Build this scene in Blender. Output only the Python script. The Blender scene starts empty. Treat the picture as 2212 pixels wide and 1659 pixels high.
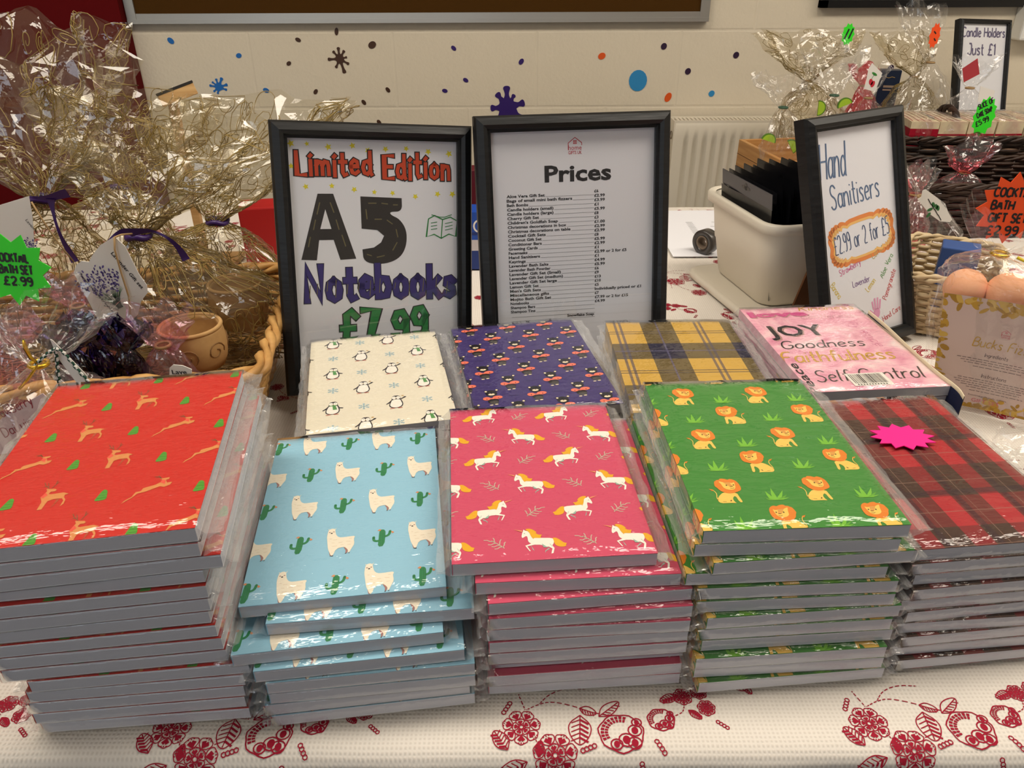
import bpy, bmesh, math, random
from math import sin, cos, pi, sqrt, tan, atan2
from mathutils import Vector, Matrix, noise
from mathutils.geometry import tessellate_polygon

random.seed(7)
SC = bpy.context.scene
COL = SC.collection

# ------------------------------------------------------------------ camera, world, lights, exposure
FPX, PITCH, ROLL, CAMH = 1637.5, 0.51086, -0.00419, 0.4913
_fw = Vector((0, cos(PITCH), -sin(PITCH)))
_u0 = Vector((0, sin(PITCH), cos(PITCH)))
_r0 = Vector((1, 0, 0))
_rt = cos(ROLL) * _r0 + sin(ROLL) * _u0
_up = cos(ROLL) * _u0 - sin(ROLL) * _r0
CAMP = Vector((0, 0, CAMH))
cam_data = bpy.data.cameras.new('camera')
cam_data.sensor_width = 36.0
cam_data.lens = 36.0 * FPX / 2212
cam_data.clip_start = 0.02
camera = bpy.data.objects.new('camera', cam_data)
COL.objects.link(camera)
_m = Matrix((_rt, _up, -_fw)).transposed().to_4x4()
_m.translation = CAMP
camera.matrix_world = _m
SC.camera = camera

SC.view_settings.view_transform = 'Standard'
SC.view_settings.look = 'None'
SC.view_settings.gamma = 1.0
SC.view_settings.exposure = EXPOSURE = 0.0
SC.cycles.use_denoising = True
SC.cycles.max_bounces = 8
SC.cycles.diffuse_bounces = 3
SC.cycles.glossy_bounces = 3
SC.cycles.transmission_bounces = 4
SC.cycles.transparent_max_bounces = 40
SC.cycles.caustics_reflective = False
SC.cycles.caustics_refractive = False
SC.cycles.sample_clamp_indirect = 4.0
SC.cycles.use_adaptive_sampling = True
SC.cycles.adaptive_threshold = 0.02

world = bpy.data.worlds.new('world')
SC.world = world
world.use_nodes = True
world.node_tree.nodes['Background'].inputs[0].default_value = (0.62, 0.78, 1.0, 1)
world.node_tree.nodes['Background'].inputs[1].default_value = 0.6

def area(name, loc, size, rot, power, color):
    d = bpy.data.lights.new(name, 'AREA')
    d.shape = 'RECTANGLE'; d.size, d.size_y = size; d.energy = power; d.color = color
    o = bpy.data.objects.new(name, d); COL.objects.link(o)
    o.location = loc; o.rotation_euler = rot
    return o
WARM = (1.0, 0.915, 0.79)
COOL = (0.80, 0.90, 1.0)
# daylight through the two windows in the wall behind the camera
for wx in (-2.4, -1.0):
    area('window_daylight', (wx, -3.36, 0.85), (0.9, 1.2), (pi / 2, 0, 0), 9, COOL)
# fluorescent ceiling panels (the fittings themselves are built with the room)
CEIL_LIGHTS = [(-0.85, 0.75), (0.95, 0.75), (0.78, -1.55), (-1.6, -1.55), (2.2, 1.0), (-2.3, 1.0)]
for k, (lx, ly) in enumerate(CEIL_LIGHTS):
    area('ceiling_lamp_light', (lx, ly, 1.868), (1.14, 0.54), (0, 0, 0), [17, 17, 1.5, 0.8, 12, 4][k], WARM)

# ------------------------------------------------------------------ surveying: where a sight line meets a depth or a height
def ray(px, py):
    return _fw + _rt * ((px - 1106) / FPX) - _up * ((py - 829.5) / FPX)
def at_depth(px, py, Y):
    d = ray(px, py); return CAMP + d * (Y / d.y)
def at_height(px, py, z):
    d = ray(px, py); return CAMP + d * ((z - CAMH) / d.z)

# ------------------------------------------------------------------ tagging
def lin(c):
    c = c / 255.0
    return c / 12.92 if c <= 0.04045 else ((c + 0.055) / 1.055) ** 2.4
def rgb(r, g, b): return (lin(r), lin(g), lin(b), 1.0)
def tag(o, label=None, cat=None, group=None, kind=None):
    if label: o['label'] = label
    if cat: o['category'] = cat
    if group: o['group'] = group
    if kind: o['kind'] = kind
    return o
def thing(name, label, cat, loc=(0, 0, 0), rot=(0, 0, 0), group=None):
    o = bpy.data.objects.new(name, None)
    o.empty_display_size = 0.02
    COL.objects.link(o); o.location = loc; o.rotation_euler = rot
    return tag(o, label, cat, group)

# ------------------------------------------------------------------ materials
MATS = {}
def mat(name, col=(0.8, 0.8, 0.8, 1), rough=0.5, spec=0.5, metal=0.0, bump=None, var=None, emit=None, sheen=0, coat=0):
    if name in MATS: return MATS[name]
    m = bpy.data.materials.new(name); m.use_nodes = True
    nt = m.node_tree; b = nt.nodes['Principled BSDF']
    b.inputs['Base Color'].default_value = col
    b.inputs['Roughness'].default_value = rough
    b.inputs['Specular IOR Level'].default_value = spec
    b.inputs['Metallic'].default_value = metal
    if coat: b.inputs['Coat Weight'].default_value = coat; b.inputs['Coat Roughness'].default_value = 0.06
    if emit:
        b.inputs['Emission Color'].default_value = emit[0]; b.inputs['Emission Strength'].default_value = emit[1]
    tc = None
    if bump or var:
        tc = nt.nodes.new('ShaderNodeTexCoord')
    if var:      # (scale, second colour, detail)
        n = nt.nodes.new('ShaderNodeTexNoise'); n.inputs['Scale'].default_value = var[0]
        n.inputs['Detail'].default_value = var[2] if len(var) > 2 else 4
        mp = nt.nodes.new('ShaderNodeMapping'); mp.inputs['Scale'].default_value = var[3] if len(var) > 3 else (1, 1, 1)
        r = nt.nodes.new('ShaderNodeValToRGB')
        r.color_ramp.elements[0].color = col; r.color_ramp.elements[1].color = var[1]
        r.color_ramp.elements[0].position = 0.35; r.color_ramp.elements[1].position = 0.68
        nt.links.new(tc.outputs['Object'], mp.inputs[0]); nt.links.new(mp.outputs[0], n.inputs[0])
        nt.links.new(n.outputs[0], r.inputs[0]); nt.links.new(r.outputs[0], b.inputs['Base Color'])
    if bump:     # (scale, strength, distance, stretch)
        n = nt.nodes.new('ShaderNodeTexNoise'); n.inputs['Scale'].default_value = bump[0]; n.inputs['Detail'].default_value = 5
        mp = nt.nodes.new('ShaderNodeMapping'); mp.inputs['Scale'].default_value = bump[3] if len(bump) > 3 else (1, 1, 1)
        bp = nt.nodes.new('ShaderNodeBump'); bp.inputs['Strength'].default_value = bump[1]; bp.inputs['Distance'].default_value = bump[2]
        nt.links.new(tc.outputs['Object'], mp.inputs[0]); nt.links.new(mp.outputs[0], n.inputs[0])
        nt.links.new(n.outputs[0], bp.inputs['Height']); nt.links.new(bp.outputs[0], b.inputs['Normal'])
    MATS[name] = m
    return m

def film_mat(name, tint=(1, 1, 1, 1), gain=1.3, base=0.015, rough=0.07, bump=(60, 0.35, 0.002, (1, 1, 1)), haze=0.0, hcol=(0.9, 0.9, 0.9, 1)):
    """clear plastic film: see-through with a Fresnel sheen"""
    m = bpy.data.materials.new(name); m.use_nodes = True
    nt = m.node_tree; nt.nodes.clear()
    out = nt.nodes.new('ShaderNodeOutputMaterial')
    tr = nt.nodes.new('ShaderNodeBsdfTransparent'); tr.inputs[0].default_value = tint
    gl = nt.nodes.new('ShaderNodeBsdfGlossy'); gl.inputs['Roughness'].default_value = rough
    gl.inputs['Color'].default_value = (1, 1, 1, 1)
    ge = nt.nodes.new('ShaderNodeNewGeometry'); dt = nt.nodes.new('ShaderNodeVectorMath'); dt.operation = 'DOT_PRODUCT'
    nt.links.new(ge.outputs['Normal'], dt.inputs[0]); nt.links.new(ge.outputs['Incoming'], dt.inputs[1])
    def _m(op, a, b=None):
        n = nt.nodes.new('ShaderNodeMath'); n.operation = op
        for i, q in enumerate((a, b)):
            if isinstance(q, (int, float)): n.inputs[i].default_value = q
            elif q is not None: nt.links.new(q, n.inputs[i])
        return n.outputs[0]
    fres = _m('ADD', _m('MULTIPLY', _m('POWER', _m('SUBTRACT', 1.0, _m('ABSOLUTE', dt.outputs['Value'])), 5.0), .96), .04)
    ma = nt.nodes.new('ShaderNodeMath'); ma.operation = 'MULTIPLY_ADD'; ma.use_clamp = True
    ma.inputs[1].default_value = gain; ma.inputs[2].default_value = base
    mx = nt.nodes.new('ShaderNodeMixShader')
    tc = nt.nodes.new('ShaderNodeTexCoord'); mp = nt.nodes.new('ShaderNodeMapping')
    mp.inputs['Scale'].default_value = bump[3]
    nz = nt.nodes.new('ShaderNodeTexNoise'); nz.inputs['Scale'].default_value = bump[0]; nz.inputs['Detail'].default_value = 3
    bp = nt.nodes.new('ShaderNodeBump'); bp.inputs['Strength'].default_value = bump[1]; bp.inputs['Distance'].default_value = bump[2]
    L = nt.links.new
    L(tc.outputs['Object'], mp.inputs[0]); L(mp.outputs[0], nz.inputs[0]); L(nz.outputs[0], bp.inputs['Height'])
    L(bp.outputs[0], gl.inputs['Normal']); L(fres, ma.inputs[0]); L(ma.outputs[0], mx.inputs[0])
    if haze > 0:
        df = nt.nodes.new('ShaderNodeBsdfDiffuse'); df.inputs[0].default_value = hcol
        m2 = nt.nodes.new('ShaderNodeMixShader'); m2.inputs[0].default_value = haze
        L(tr.outputs[0], m2.inputs[1]); L(df.outputs[0], m2.inputs[2]); L(m2.outputs[0], mx.inputs[1])
    else:
        L(tr.outputs[0], mx.inputs[1])
    L(gl.outputs[0], mx.inputs[2]); L(mx.outputs[0], out.inputs[0])
    MATS[name] = m
    return m

# ------------------------------------------------------------------ mesh builder
class MB:
    def __init__(s): s.v = []; s.f = []; s.mi = []; s.sm = []; s.mats = []
    def m(s, material):
        if material not in s.mats: s.mats.append(material)
        return s.mats.index(material)
    def face(s, idx, mi=0, smooth=False): s.f.append(tuple(idx)); s.mi.append(mi); s.sm.append(smooth)
    def add(s, verts): n = len(s.v); s.v.extend([tuple(p) for p in verts]); return n
    def box(s, lo, hi, material, M=None, bev=0.0):
        mi = s.m(material)
        x0, y0, z0 = lo; x1, y1, z1 = hi
        if bev <= 0:
            P = [Vector(p) for p in ((x0,y0,z0),(x1,y0,z0),(x1,y1,z0),(x0,y1,z0),(x0,y0,z1),(x1,y0,z1),(x1,y1,z1),(x0,y1,z1))]
            F = ((3,2,1,0),(4,5,6,7),(0,1,5,4),(1,2,6,5),(2,3,7,6),(3,0,4,7))
        else:
            bm = bmesh.new(); bmesh.ops.create_cube(bm, size=1)
            for v in bm.verts: v.co = Vector(((x0+x1)/2+v.co.x*(x1-x0),(y0+y1)/2+v.co.y*(y1-y0),(z0+z1)/2+v.co.z*(z1-z0)))
            bmesh.ops.bevel(bm, geom=bm.edges[:], offset=bev, segments=2, affect='EDGES', profile=0.5)
            bm.verts.index_update(); P = [v.co.copy() for v in bm.verts]; F = [[v.index for v in f.verts] for f in bm.faces]; bm.free()
        if M is not None: P = [M @ p for p in P]
        n = s.add(P)
        for f in F: s.face([n + i for i in f], mi)
    def tube(s, pts, r, material, k=6, closed=False, cap=True, smooth=True, flat=1.0):
        mi = s.m(material); pts = [Vector(p) for p in pts]; N = len(pts)
        rr = r if isinstance(r, (list, tuple)) else [r] * N
        rings = []; pn = None
        for i, p in enumerate(pts):
            a = pts[(i - 1) % N] if (closed or i > 0) else p
            b = pts[(i + 1) % N] if (closed or i < N - 1) else p
            t = (b - a)
            t = t.normalized() if t.length > 1e-9 else Vector((0, 0, 1))
            if pn is None:
                n1 = t.cross(Vector((0, 0, 1)))
                if n1.length < 0.05: n1 = t.cross(Vector((1, 0, 0)))
            else:
                n1 = pn - t * pn.dot(t)
                if n1.length < 1e-6: n1 = t.cross(Vector((0.3, 0.9, 0.1)))
            n1.normalize(); pn = n1; n2 = t.cross(n1)
            rings.append(s.add([p + (n1 * cos(2*pi*j/k) + n2 * sin(2*pi*j/k) * flat) * rr[i] for j in range(k)]))
        for i in range(N if closed else N - 1):
            a, b = rings[i], rings[(i + 1) % N]
            for j in range(k): s.face((a + j, a + (j+1) % k, b + (j+1) % k, b + j), mi, smooth)
        if cap and not closed:
            s.face([rings[0] + j for j in range(k)][::-1], mi); s.face([rings[-1] + j for j in range(k)], mi)
    def lathe(s, prof, material, k=28, M=None, smooth=True, ey=1.0):
        mi = s.m(material); rings = []
        for r, z in prof:
            P = [Vector((r*cos(2*pi*j/k), r*ey*sin(2*pi*j/k), z)) for j in range(k)]
            if M is not None: P = [M @ p for p in P]
            rings.append(s.add(P))
        for a, b in zip(rings, rings[1:]):
            for j in range(k): s.face((a + j, a + (j+1) % k, b + (j+1) % k, b + j), mi, smooth)
    def grid(s, P, nu, nv, material, smooth=True, tri=False, wrap=False):
        """P[j*nu+i]"""
        mi = s.m(material); n = s.add(P)
        for j in range(nv - 1):
            for i in range(nu if wrap else nu - 1):
                a, b, c, d = n+j*nu+i, n+j*nu+(i+1) % nu, n+(j+1)*nu+(i+1) % nu, n+(j+1)*nu+i
                if tri:
                    if (i + j) % 2: s.face((a, b, c), mi, smooth); s.face((a, c, d), mi, smooth)
                    else: s.face((a, b, d), mi, smooth); s.face((b, c, d), mi, smooth)
                else: s.face((a, b, c, d), mi, smooth)
    def tris(s, T, mp, mats):
        """printed triangles [(p,q,r,material key,layer)] laid on a surface by mp(u, v, layer)"""
        for a, b, c, k, l in T:
            n = s.add([mp(a[0], a[1], l), mp(b[0], b[1], l), mp(c[0], c[1], l)])
            s.face((n, n + 1, n + 2), s.m(mats[k] if isinstance(mats, dict) else mats))
    def extrude(s, poly, f, thick, material):
        """2-D outline -> solid card; f(u, v, depth) gives the point"""
        mi = s.m(material); N = len(poly)
        T = tessellate_polygon([[Vector((p[0], p[1], 0)) for p in poly]])
        a = s.add([f(p[0], p[1], 0) for p in poly]); b = s.add([f(p[0], p[1], thick) for p in poly])
        for t in T: s.face([a + i for i in t], mi); s.face([b + i for i in t][::-1], mi)
        for i in range(N): s.face((a + i, b + i, b + (i+1) % N, a + (i+1) % N), mi)
    def build(s, name, parent=None, fix=False):
        me = bpy.data.meshes.new(name); me.from_pydata(s.v, [], s.f)
        for mm in s.mats: me.materials.append(mm)
        me.polygons.foreach_set('material_index', s.mi); me.polygons.foreach_set('use_smooth', s.sm)
        me.update()
        if fix:
            bm = bmesh.new(); bm.from_mesh(me); bmesh.ops.recalc_face_normals(bm, faces=bm.faces[:]); bm.to_mesh(me); bm.free()
        o = bpy.data.objects.new(name, me); COL.objects.link(o)
        if parent: o.parent = parent
        return o
def rotz(a): return Matrix.Rotation(a, 4, 'Z')
def smoothline(pts, it=2, closed=False):
    for _ in range(it):
        q = [] if closed else [pts[0]]
        N = len(pts)
        for i in range(N if closed else N - 1):
            a, b = pts[i], pts[(i + 1) % N]
            q.append(tuple(a[k]*.75 + b[k]*.25 for k in range(len(a)))); q.append(tuple(a[k]*.25 + b[k]*.75 for k in range(len(a))))
        if not closed: q.append(pts[-1])
        pts = q
    return pts

# ------------------------------------------------------------------ 2-D printing
class Art:
    """flat print: a list of triangles with a colour key and a layer"""
    def __init__(s): s.t = []
    def poly(s, pts, k, l=0):
        if len(pts) < 3: return
        for t in tessellate_polygon([[Vector((p[0], p[1], 0)) for p in pts]]):
            s.t.append((pts[t[0]], pts[t[1]], pts[t[2]], k, l))
    def blob(s, pts, k, l=0, it=2): s.poly(smoothline(pts, it, True), k, l)
    def ell(s, x, y, rx, ry, k, l=0, a=0, n=16):
        c, d = cos(a), sin(a)
        P = [(x + rx*cos(2*pi*i/n)*c - ry*sin(2*pi*i/n)*d, y + rx*cos(2*pi*i/n)*d + ry*sin(2*pi*i/n)*c) for i in range(n)]
        for i in range(1, n - 1): s.t.append((P[0], P[i], P[i + 1], k, l))
    def rect(s, x0, y0, x1, y1, k, l=0):
        s.t.append(((x0,y0),(x1,y0),(x1,y1),k,l)); s.t.append(((x0,y0),(x1,y1),(x0,y1),k,l))
    def line(s, pts, w, k, l=0, taper=False, it=0, square=False):
        if it: pts = smoothline(pts, it)
        N = len(pts)
        if N < 2: return
        L = []; R = []
        for i, p in enumerate(pts):
            a = pts[max(i-1, 0)]; b = pts[min(i+1, N-1)]
            dx, dy = b[0]-a[0], b[1]-a[1]; d = sqrt(dx*dx+dy*dy) or 1e-9
            h = w/2
            if 0 < i < N-1:
                e = (p[0]-a[0], p[1]-a[1]); g = (b[0]-p[0], b[1]-p[1])
                le = sqrt(e[0]**2+e[1]**2) or 1e-9; lg = sqrt(g[0]**2+g[1]**2) or 1e-9
                cs = (e[0]*g[0]+e[1]*g[1])/le/lg
                h /= max(sqrt(max(0, (1+cs)/2)), 0.6)
            if taper: h *= max(0.08, 1 - i/(N-1)) if taper == 1 else max(0.08, sin(pi*(i+.4)/(N-.2)))
            q = (p[0], p[1])
            if square and i == 0: q = (p[0]-dx/d*w/2, p[1]-dy/d*w/2)
            if square and i == N-1: q = (p[0]+dx/d*w/2, p[1]+dy/d*w/2)
            nx, ny = -dy/d*h, dx/d*h
            L.append((q[0]+nx, q[1]+ny)); R.append((q[0]-nx, q[1]-ny))
        for i in range(N-1):
            s.t.append((R[i], R[i+1], L[i+1], k, l)); s.t.append((R[i], L[i+1], L[i], k, l))
    def put(s, other, x, y, sc=1.0, a=0.0, flip=False, dl=0, sy=None):
        c, d = cos(a), sin(a); fx = -sc if flip else sc; fy = sy if sy else sc
        f = lambda p: (x + p[0]*fx*c - p[1]*fy*d, y + p[0]*fx*d + p[1]*fy*c)
        for p, q, r, k, l in other.t:
            s.t.append((f(p), f(r), f(q), k, l+dl) if flip else (f(p), f(q), f(r), k, l+dl))
    def clip(s, x0, y0, x1, y1):
        out = []
        for p, q, r, k, l in s.t:
            P = [p, q, r]
            if min(a[0] for a in P) > x1 or max(a[0] for a in P) < x0 or min(a[1] for a in P) > y1 or max(a[1] for a in P) < y0: continue
            for ax, lim, sg in ((0,x0,1),(0,x1,-1),(1,y0,1),(1,y1,-1)):
                Q = []
                for i, a in enumerate(P):
                    b = P[(i+1) % len(P)]; da, db = (a[ax]-lim)*sg, (b[ax]-lim)*sg
                    if da >= 0: Q.append(a)
                    if da*db < 0:
                        t = da/(da-db); Q.append((a[0]+(b[0]-a[0])*t, a[1]+(b[1]-a[1])*t))
                P = Q
                if len(P) < 3: break
            for i in range(1, len(P)-1): out.append((P[0], P[i], P[i+1], k, l))
        n = Art(); n.t = out; return n

# ------------------------------------------------------------------ pen lettering
_G = {
'A':'.7|0,0 .35,1 .7,0;.12,.33 .58,.33','B':'.6|0,0 0,1 .4,1 .57,.85 .5,.6 .35,.53 0,.53;.35,.53 .6,.4 .62,.15 .42,0 0,0',
'C':'.62|.62,.85 .45,1 .15,.98 0,.7 0,.3 .15,.02 .45,0 .62,.15','D':'.65|0,0 0,1 .35,1 .65,.75 .65,.25 .35,0 0,0',
'E':'.55|.55,1 0,1 0,0 .55,0;0,.52 .45,.52','F':'.55|.55,1 0,1 0,0;0,.52 .42,.52','G':'.65|.63,.85 .45,1 .15,.98 0,.7 0,.3 .15,.02 .5,0 .65,.2 .65,.45 .38,.45',
'H':'.65|0,0 0,1;.65,0 .65,1;0,.5 .65,.5','I':'.1|.05,0 .05,1','J':'.5|.15,1 .5,1 .5,.2 .35,0 .12,0 0,.18','K':'.6|0,0 0,1;.58,1 0,.42;.18,.58 .6,0',
'L':'.5|0,1 0,0 .5,0','M':'.8|0,0 .08,1 .4,.35 .72,1 .8,0','N':'.65|0,0 0,1 .65,0 .65,1','O':'.7|.35,1 .1,.9 0,.5 .1,.1 .35,0 .6,.1 .7,.5 .6,.9 .35,1',
'P':'.55|0,0 0,1 .38,1 .55,.85 .55,.62 .38,.48 0,.48','R':'.6|0,0 0,1 .38,1 .55,.85 .55,.62 .38,.5 0,.5;.3,.5 .6,0','S':'.58|.56,.85 .4,1 .15,1 .02,.82 .1,.6 .45,.45 .56,.22 .42,0 .15,0 0,.15',
'T':'.6|0,1 .6,1;.3,1 .3,0','U':'.6|0,1 0,.25 .15,0 .45,0 .6,.25 .6,1','V':'.6|0,1 .3,0 .6,1','W':'.9|0,1 .22,0 .45,.7 .68,0 .9,1','Y':'.6|0,1 .3,.5 .6,1;.3,.5 .3,0',
'a':'.5|.46,.5 .3,.6 .1,.55 0,.3 .1,.05 .28,0 .46,.15;.47,.6 .46,.1 .55,0','b':'.5|0,1 0,0;0,.4 .15,.6 .38,.58 .5,.3 .38,.02 .15,0 0,.15','c':'.45|.45,.5 .28,.62 .08,.52 0,.3 .08,.06 .28,0 .45,.1',
'd':'.52|.46,.45 .3,.6 .1,.55 0,.3 .1,.05 .28,0 .46,.15;.47,1 .47,.1 .54,0','e':'.47|.02,.32 .45,.35 .4,.55 .22,.62 .05,.5 0,.28 .1,.05 .28,0 .46,.1','f':'.38|.42,.9 .3,1 .17,.9 .15,0;0,.6 .35,.6',
'g':'.5|.46,.5 .28,.62 .08,.52 0,.3 .1,.05 .28,0 .46,.15;.47,.6 .46,-.2 .3,-.35 .05,-.28','h':'.48|0,1 0,0;0,.4 .18,.6 .38,.58 .45,.4 .46,0','i':'.1|.05,.6 .05,0;.03,.82 .08,.86','j':'.15|.1,.6 .08,-.2 -.1,-.32;.08,.82 .13,.86',
'k':'.46|0,1 0,0;.42,.6 0,.25;.12,.35 .46,0','l':'.12|.04,1 .04,.1 .12,0','m':'.78|0,.6 0,0;0,.42 .16,.6 .32,.56 .37,.4 .37,0;.37,.42 .54,.6 .7,.56 .75,.4 .76,0','n':'.48|0,.6 0,0;0,.4 .18,.6 .38,.57 .45,.4 .46,0',
'o':'.5|.25,.6 .06,.5 0,.3 .06,.08 .25,0 .44,.08 .5,.3 .44,.5 .25,.6','p':'.5|0,.6 0,-.35;0,.4 .15,.6 .38,.58 .5,.3 .38,.02 .15,0 0,.15','r':'.36|0,.6 0,0;0,.36 .15,.58 .36,.58','s':'.42|.4,.5 .26,.6 .08,.57 .04,.42 .36,.24 .38,.08 .22,0 .02,.07',
't':'.36|.15,.95 .15,.12 .26,0 .36,.04;0,.62 .34,.62','u':'.48|0,.6 .02,.15 .14,0 .32,.03 .45,.2;.46,.6 .46,0','v':'.45|0,.6 .22,0 .45,.6','w':'.7|0,.6 .16,0 .35,.5 .54,0 .7,.6','x':'.45|0,.6 .45,0;.45,.6 0,0','y':'.45|0,.6 .22,.05;.45,.6 .15,-.3 0,-.32','z':'.45|0,.6 .45,.6 0,0 .45,0',
'0':'.55|.27,1 .07,.85 0,.5 .07,.15 .27,0 .48,.15 .55,.5 .48,.85 .27,1','1':'.25|0,.8 .2,1 .2,0','2':'.55|.02,.8 .15,1 .4,1 .54,.78 .45,.5 0,0 .56,0','5':'.55|.52,1 .08,1 .05,.58 .35,.62 .55,.42 .52,.15 .3,0 .02,.08',
'7':'.55|0,1 .55,1 .2,0','9':'.52|.5,.72 .35,.5 .12,.52 0,.75 .12,.97 .35,1 .5,.8 .5,.3 .38,.02 .15,0','4':'.55|.4,0 .4,1 0,.35 .55,.35','6':'.52|.48,.95 .2,.9 .03,.5 .05,.15 .25,0 .46,.1 .5,.32 .35,.5 .1,.42 .03,.25',
'£':'.6|.58,.85 .4,1 .2,.9 .2,.5 .15,.15 0,0 .6,0;.03,.48 .45,.48','.':'.12|.03,0 .08,.05','-':'.3|0,.4 .3,.4',"'":'.1|.05,1 .02,.8',
}
GLY = {}
for _k, _s in _G.items():
    _w, _r = _s.split('|')
    GLY[_k] = (float(_w), [[tuple(float(c) for c in p.split(',')) for p in st.split(' ')] for st in _r.split(';')])
def pen_width(t, gap=.16): return sum((GLY[c][0] if c in GLY else .35) + gap for c in t) - gap
def pen(art, t, x, y, h, w, k, l=0, a=0.0, width=None, slant=0.0, it=0, gap=.16, jig=0.0, square=False, rnd=None):
    """write t with pen strokes of width w, cap height h, baseline start x,y, turned by a; width squeezes the line to a length"""
    tot = pen_width(t, gap); sx = (width / tot) if width else h
    cx = 0.0; nl = 0; c, s = cos(a), sin(a); rnd = rnd or random.Random(len(t))
    for ch in t:
        if ch in GLY:
            gw, sts = GLY[ch]; j = rnd.uniform(-jig, jig); hs = 1 + rnd.uniform(-jig, jig)
            for ns, st in enumerate(sts):
                P = []
                for (u, v) in st:
                    X = (cx + u) * sx + (v * slant) * h; Y = (v * hs + j) * h
                    P.append((x + X*c - Y*s, y + X*s + Y*c))
                nl += 1; art.line(P, w, k, l + .22*(nl % 5), it=it, square=square)
        cx += (GLY[ch][0] if ch in GLY else .35) + gap
_TC = {}
def font_art(art, t, x, y, h, k, l=0, a=0.0, bold=0.0, width=None, shear=0.0, align='LEFT'):
    """typeset text with the built-in face; h is about the cap height"""
    key = (t, bold, shear)
    if key not in _TC:
        c = bpy.data.curves.new('lettering', 'FONT'); c.body = t; c.size = 1.0; c.offset = bold; c.shear = shear
        c.resolution_u = 2; c.fill_mode = 'FRONT'
        o = bpy.data.objects.new('lettering', c); COL.objects.link(o)
        bpy.context.view_layer.update()
        dg = bpy.context.evaluated_depsgraph_get(); me = o.evaluated_get(dg).to_mesh(); me.calc_loop_triangles()
        T = [tuple((me.vertices[i].co.x, me.vertices[i].co.y) for i in lt.vertices) for lt in me.loop_triangles]
        o.evaluated_get(dg).to_mesh_clear(); bpy.data.objects.remove(o); bpy.data.curves.remove(c)
        _TC[key] = T
    T = _TC[key]
    if not T: return
    x1 = max(p[0] for t3 in T for p in t3); x0 = min(p[0] for t3 in T for p in t3)
    sc = h / 0.72; sx = sc if width is None else width / (x1 - x0)
    off = -x0*sx if align == 'LEFT' else -(x0+x1)/2*sx
    c, s = cos(a), sin(a)
    f = lambda p: (x + (p[0]*sx+off)*c - p[1]*sc*s, y + (p[0]*sx+off)*s + p[1]*sc*c)
    for t3 in T: art.t.append((f(t3[0]), f(t3[1]), f(t3[2]), k, l))
# ================================================================== ROOM
X0, X1, Y0, Y1, ZF, ZC = -3.2, 3.0, -3.4, 2.588, -0.74, 1.9
def wall_material():
    m = mat('painted_block', rgb(226, 215, 194), 0.6, 0.35)
    nt = m.node_tree; b = nt.nodes['Principled BSDF']; L = nt.links.new
    tc = nt.nodes.new('ShaderNodeTexCoord'); sp = nt.nodes.new('ShaderNodeSeparateXYZ'); cb = nt.nodes.new('ShaderNodeCombineXYZ')
    ax = nt.nodes.new('ShaderNodeMath'); ax.inputs[1].default_value = 0.368 + 4.5
    az = nt.nodes.new('ShaderNodeMath'); az.inputs[1].default_value = -0.072 + 0.225 * 9
    L(tc.outputs['Object'], sp.inputs[0]); L(sp.outputs[0], ax.inputs[0]); L(sp.outputs[2], az.inputs[0])
    L(ax.outputs[0], cb.inputs[0]); L(az.outputs[0], cb.inputs[1])
    br = nt.nodes.new('ShaderNodeTexBrick')
    br.inputs['Scale'].default_value = 1; br.inputs['Brick Width'].default_value = 0.45; br.inputs['Row Height'].default_value = 0.225
    br.inputs['Mortar Size'].default_value = 0.006; br.inputs['Mortar Smooth'].default_value = 0.8; br.offset = 0.5
    L(cb.outputs[0], br.inputs['Vector'])
    n1 = nt.nodes.new('ShaderNodeTexNoise'); n1.inputs['Scale'].default_value = 95; n1.inputs['Detail'].default_value = 5
    n2 = nt.nodes.new('ShaderNodeTexNoise'); n2.inputs['Scale'].default_value = 22; n2.inputs['Detail'].default_value = 3
    L(tc.outputs['Object'], n1.inputs[0]); L(tc.outputs['Object'], n2.inputs[0])
    s1 = nt.nodes.new('ShaderNodeMath'); s1.operation = 'MULTIPLY_ADD'; s1.inputs[1].default_value = 0.6
    L(n1.outputs[0], s1.inputs[0]); L(n2.outputs[0], s1.inputs[2])
    s2 = nt.nodes.new('ShaderNodeMath'); s2.operation = 'MULTIPLY_ADD'; s2.inputs[1].default_value = -0.6
    L(br.outputs['Fac'], s2.inputs[0]); L(s1.outputs[0], s2.inputs[2])
    bp = nt.nodes.new('ShaderNodeBump'); bp.inputs['Strength'].default_value = 0.5; bp.inputs['Distance'].default_value = 0.003
    L(s2.outputs[0], bp.inputs['Height']); L(bp.outputs[0], b.inputs['Normal'])
    return m
M_WALL = wall_material()
M_PLAIN = mat('wall_paint', rgb(222, 212, 196), 0.7); M_DIM = mat('dimmed_wall_paint', rgb(112, 114, 122), 0.8)  # M_DIM: unseen rear wall, darkened so less light bounces onto the book fronts
def struct(name, mb):
    o = mb.build(name); return tag(o, kind='structure')
w = MB(); w.box((X0-.1, Y1, ZF), (X1+.1, Y1+.12, ZC), M_WALL); struct('wall_back', w)
w = MB(); w.box((X0-.12, Y0, ZF), (X0, Y1, ZC), M_PLAIN); struct('wall_left', w)
w = MB(); w.box((X1, Y0, ZF), (X1+.12, Y1, ZC), M_PLAIN); struct('wall_right', w)
w = MB(); w.box((X0-.1, Y0-.1, ZF-.1), (X1+.1, Y1+.1, ZF), mat('carpet', rgb(58, 56, 60), 0.95, 0.1, bump=(300, .6, .004))); struct('floor', w)
w = MB(); w.box((X0-.1, Y0-.1, ZC), (X1+.1, Y1+.1, ZC+.1), mat('ceiling_paint', rgb(235, 232, 224), 0.8)); struct('ceiling', w)
w = MB()
WIN = [(-2.9, -1.9), (-1.5, -0.5)]
edges = [X0-.1] + [e for ab in WIN for e in ab] + [X1+.1]
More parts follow.
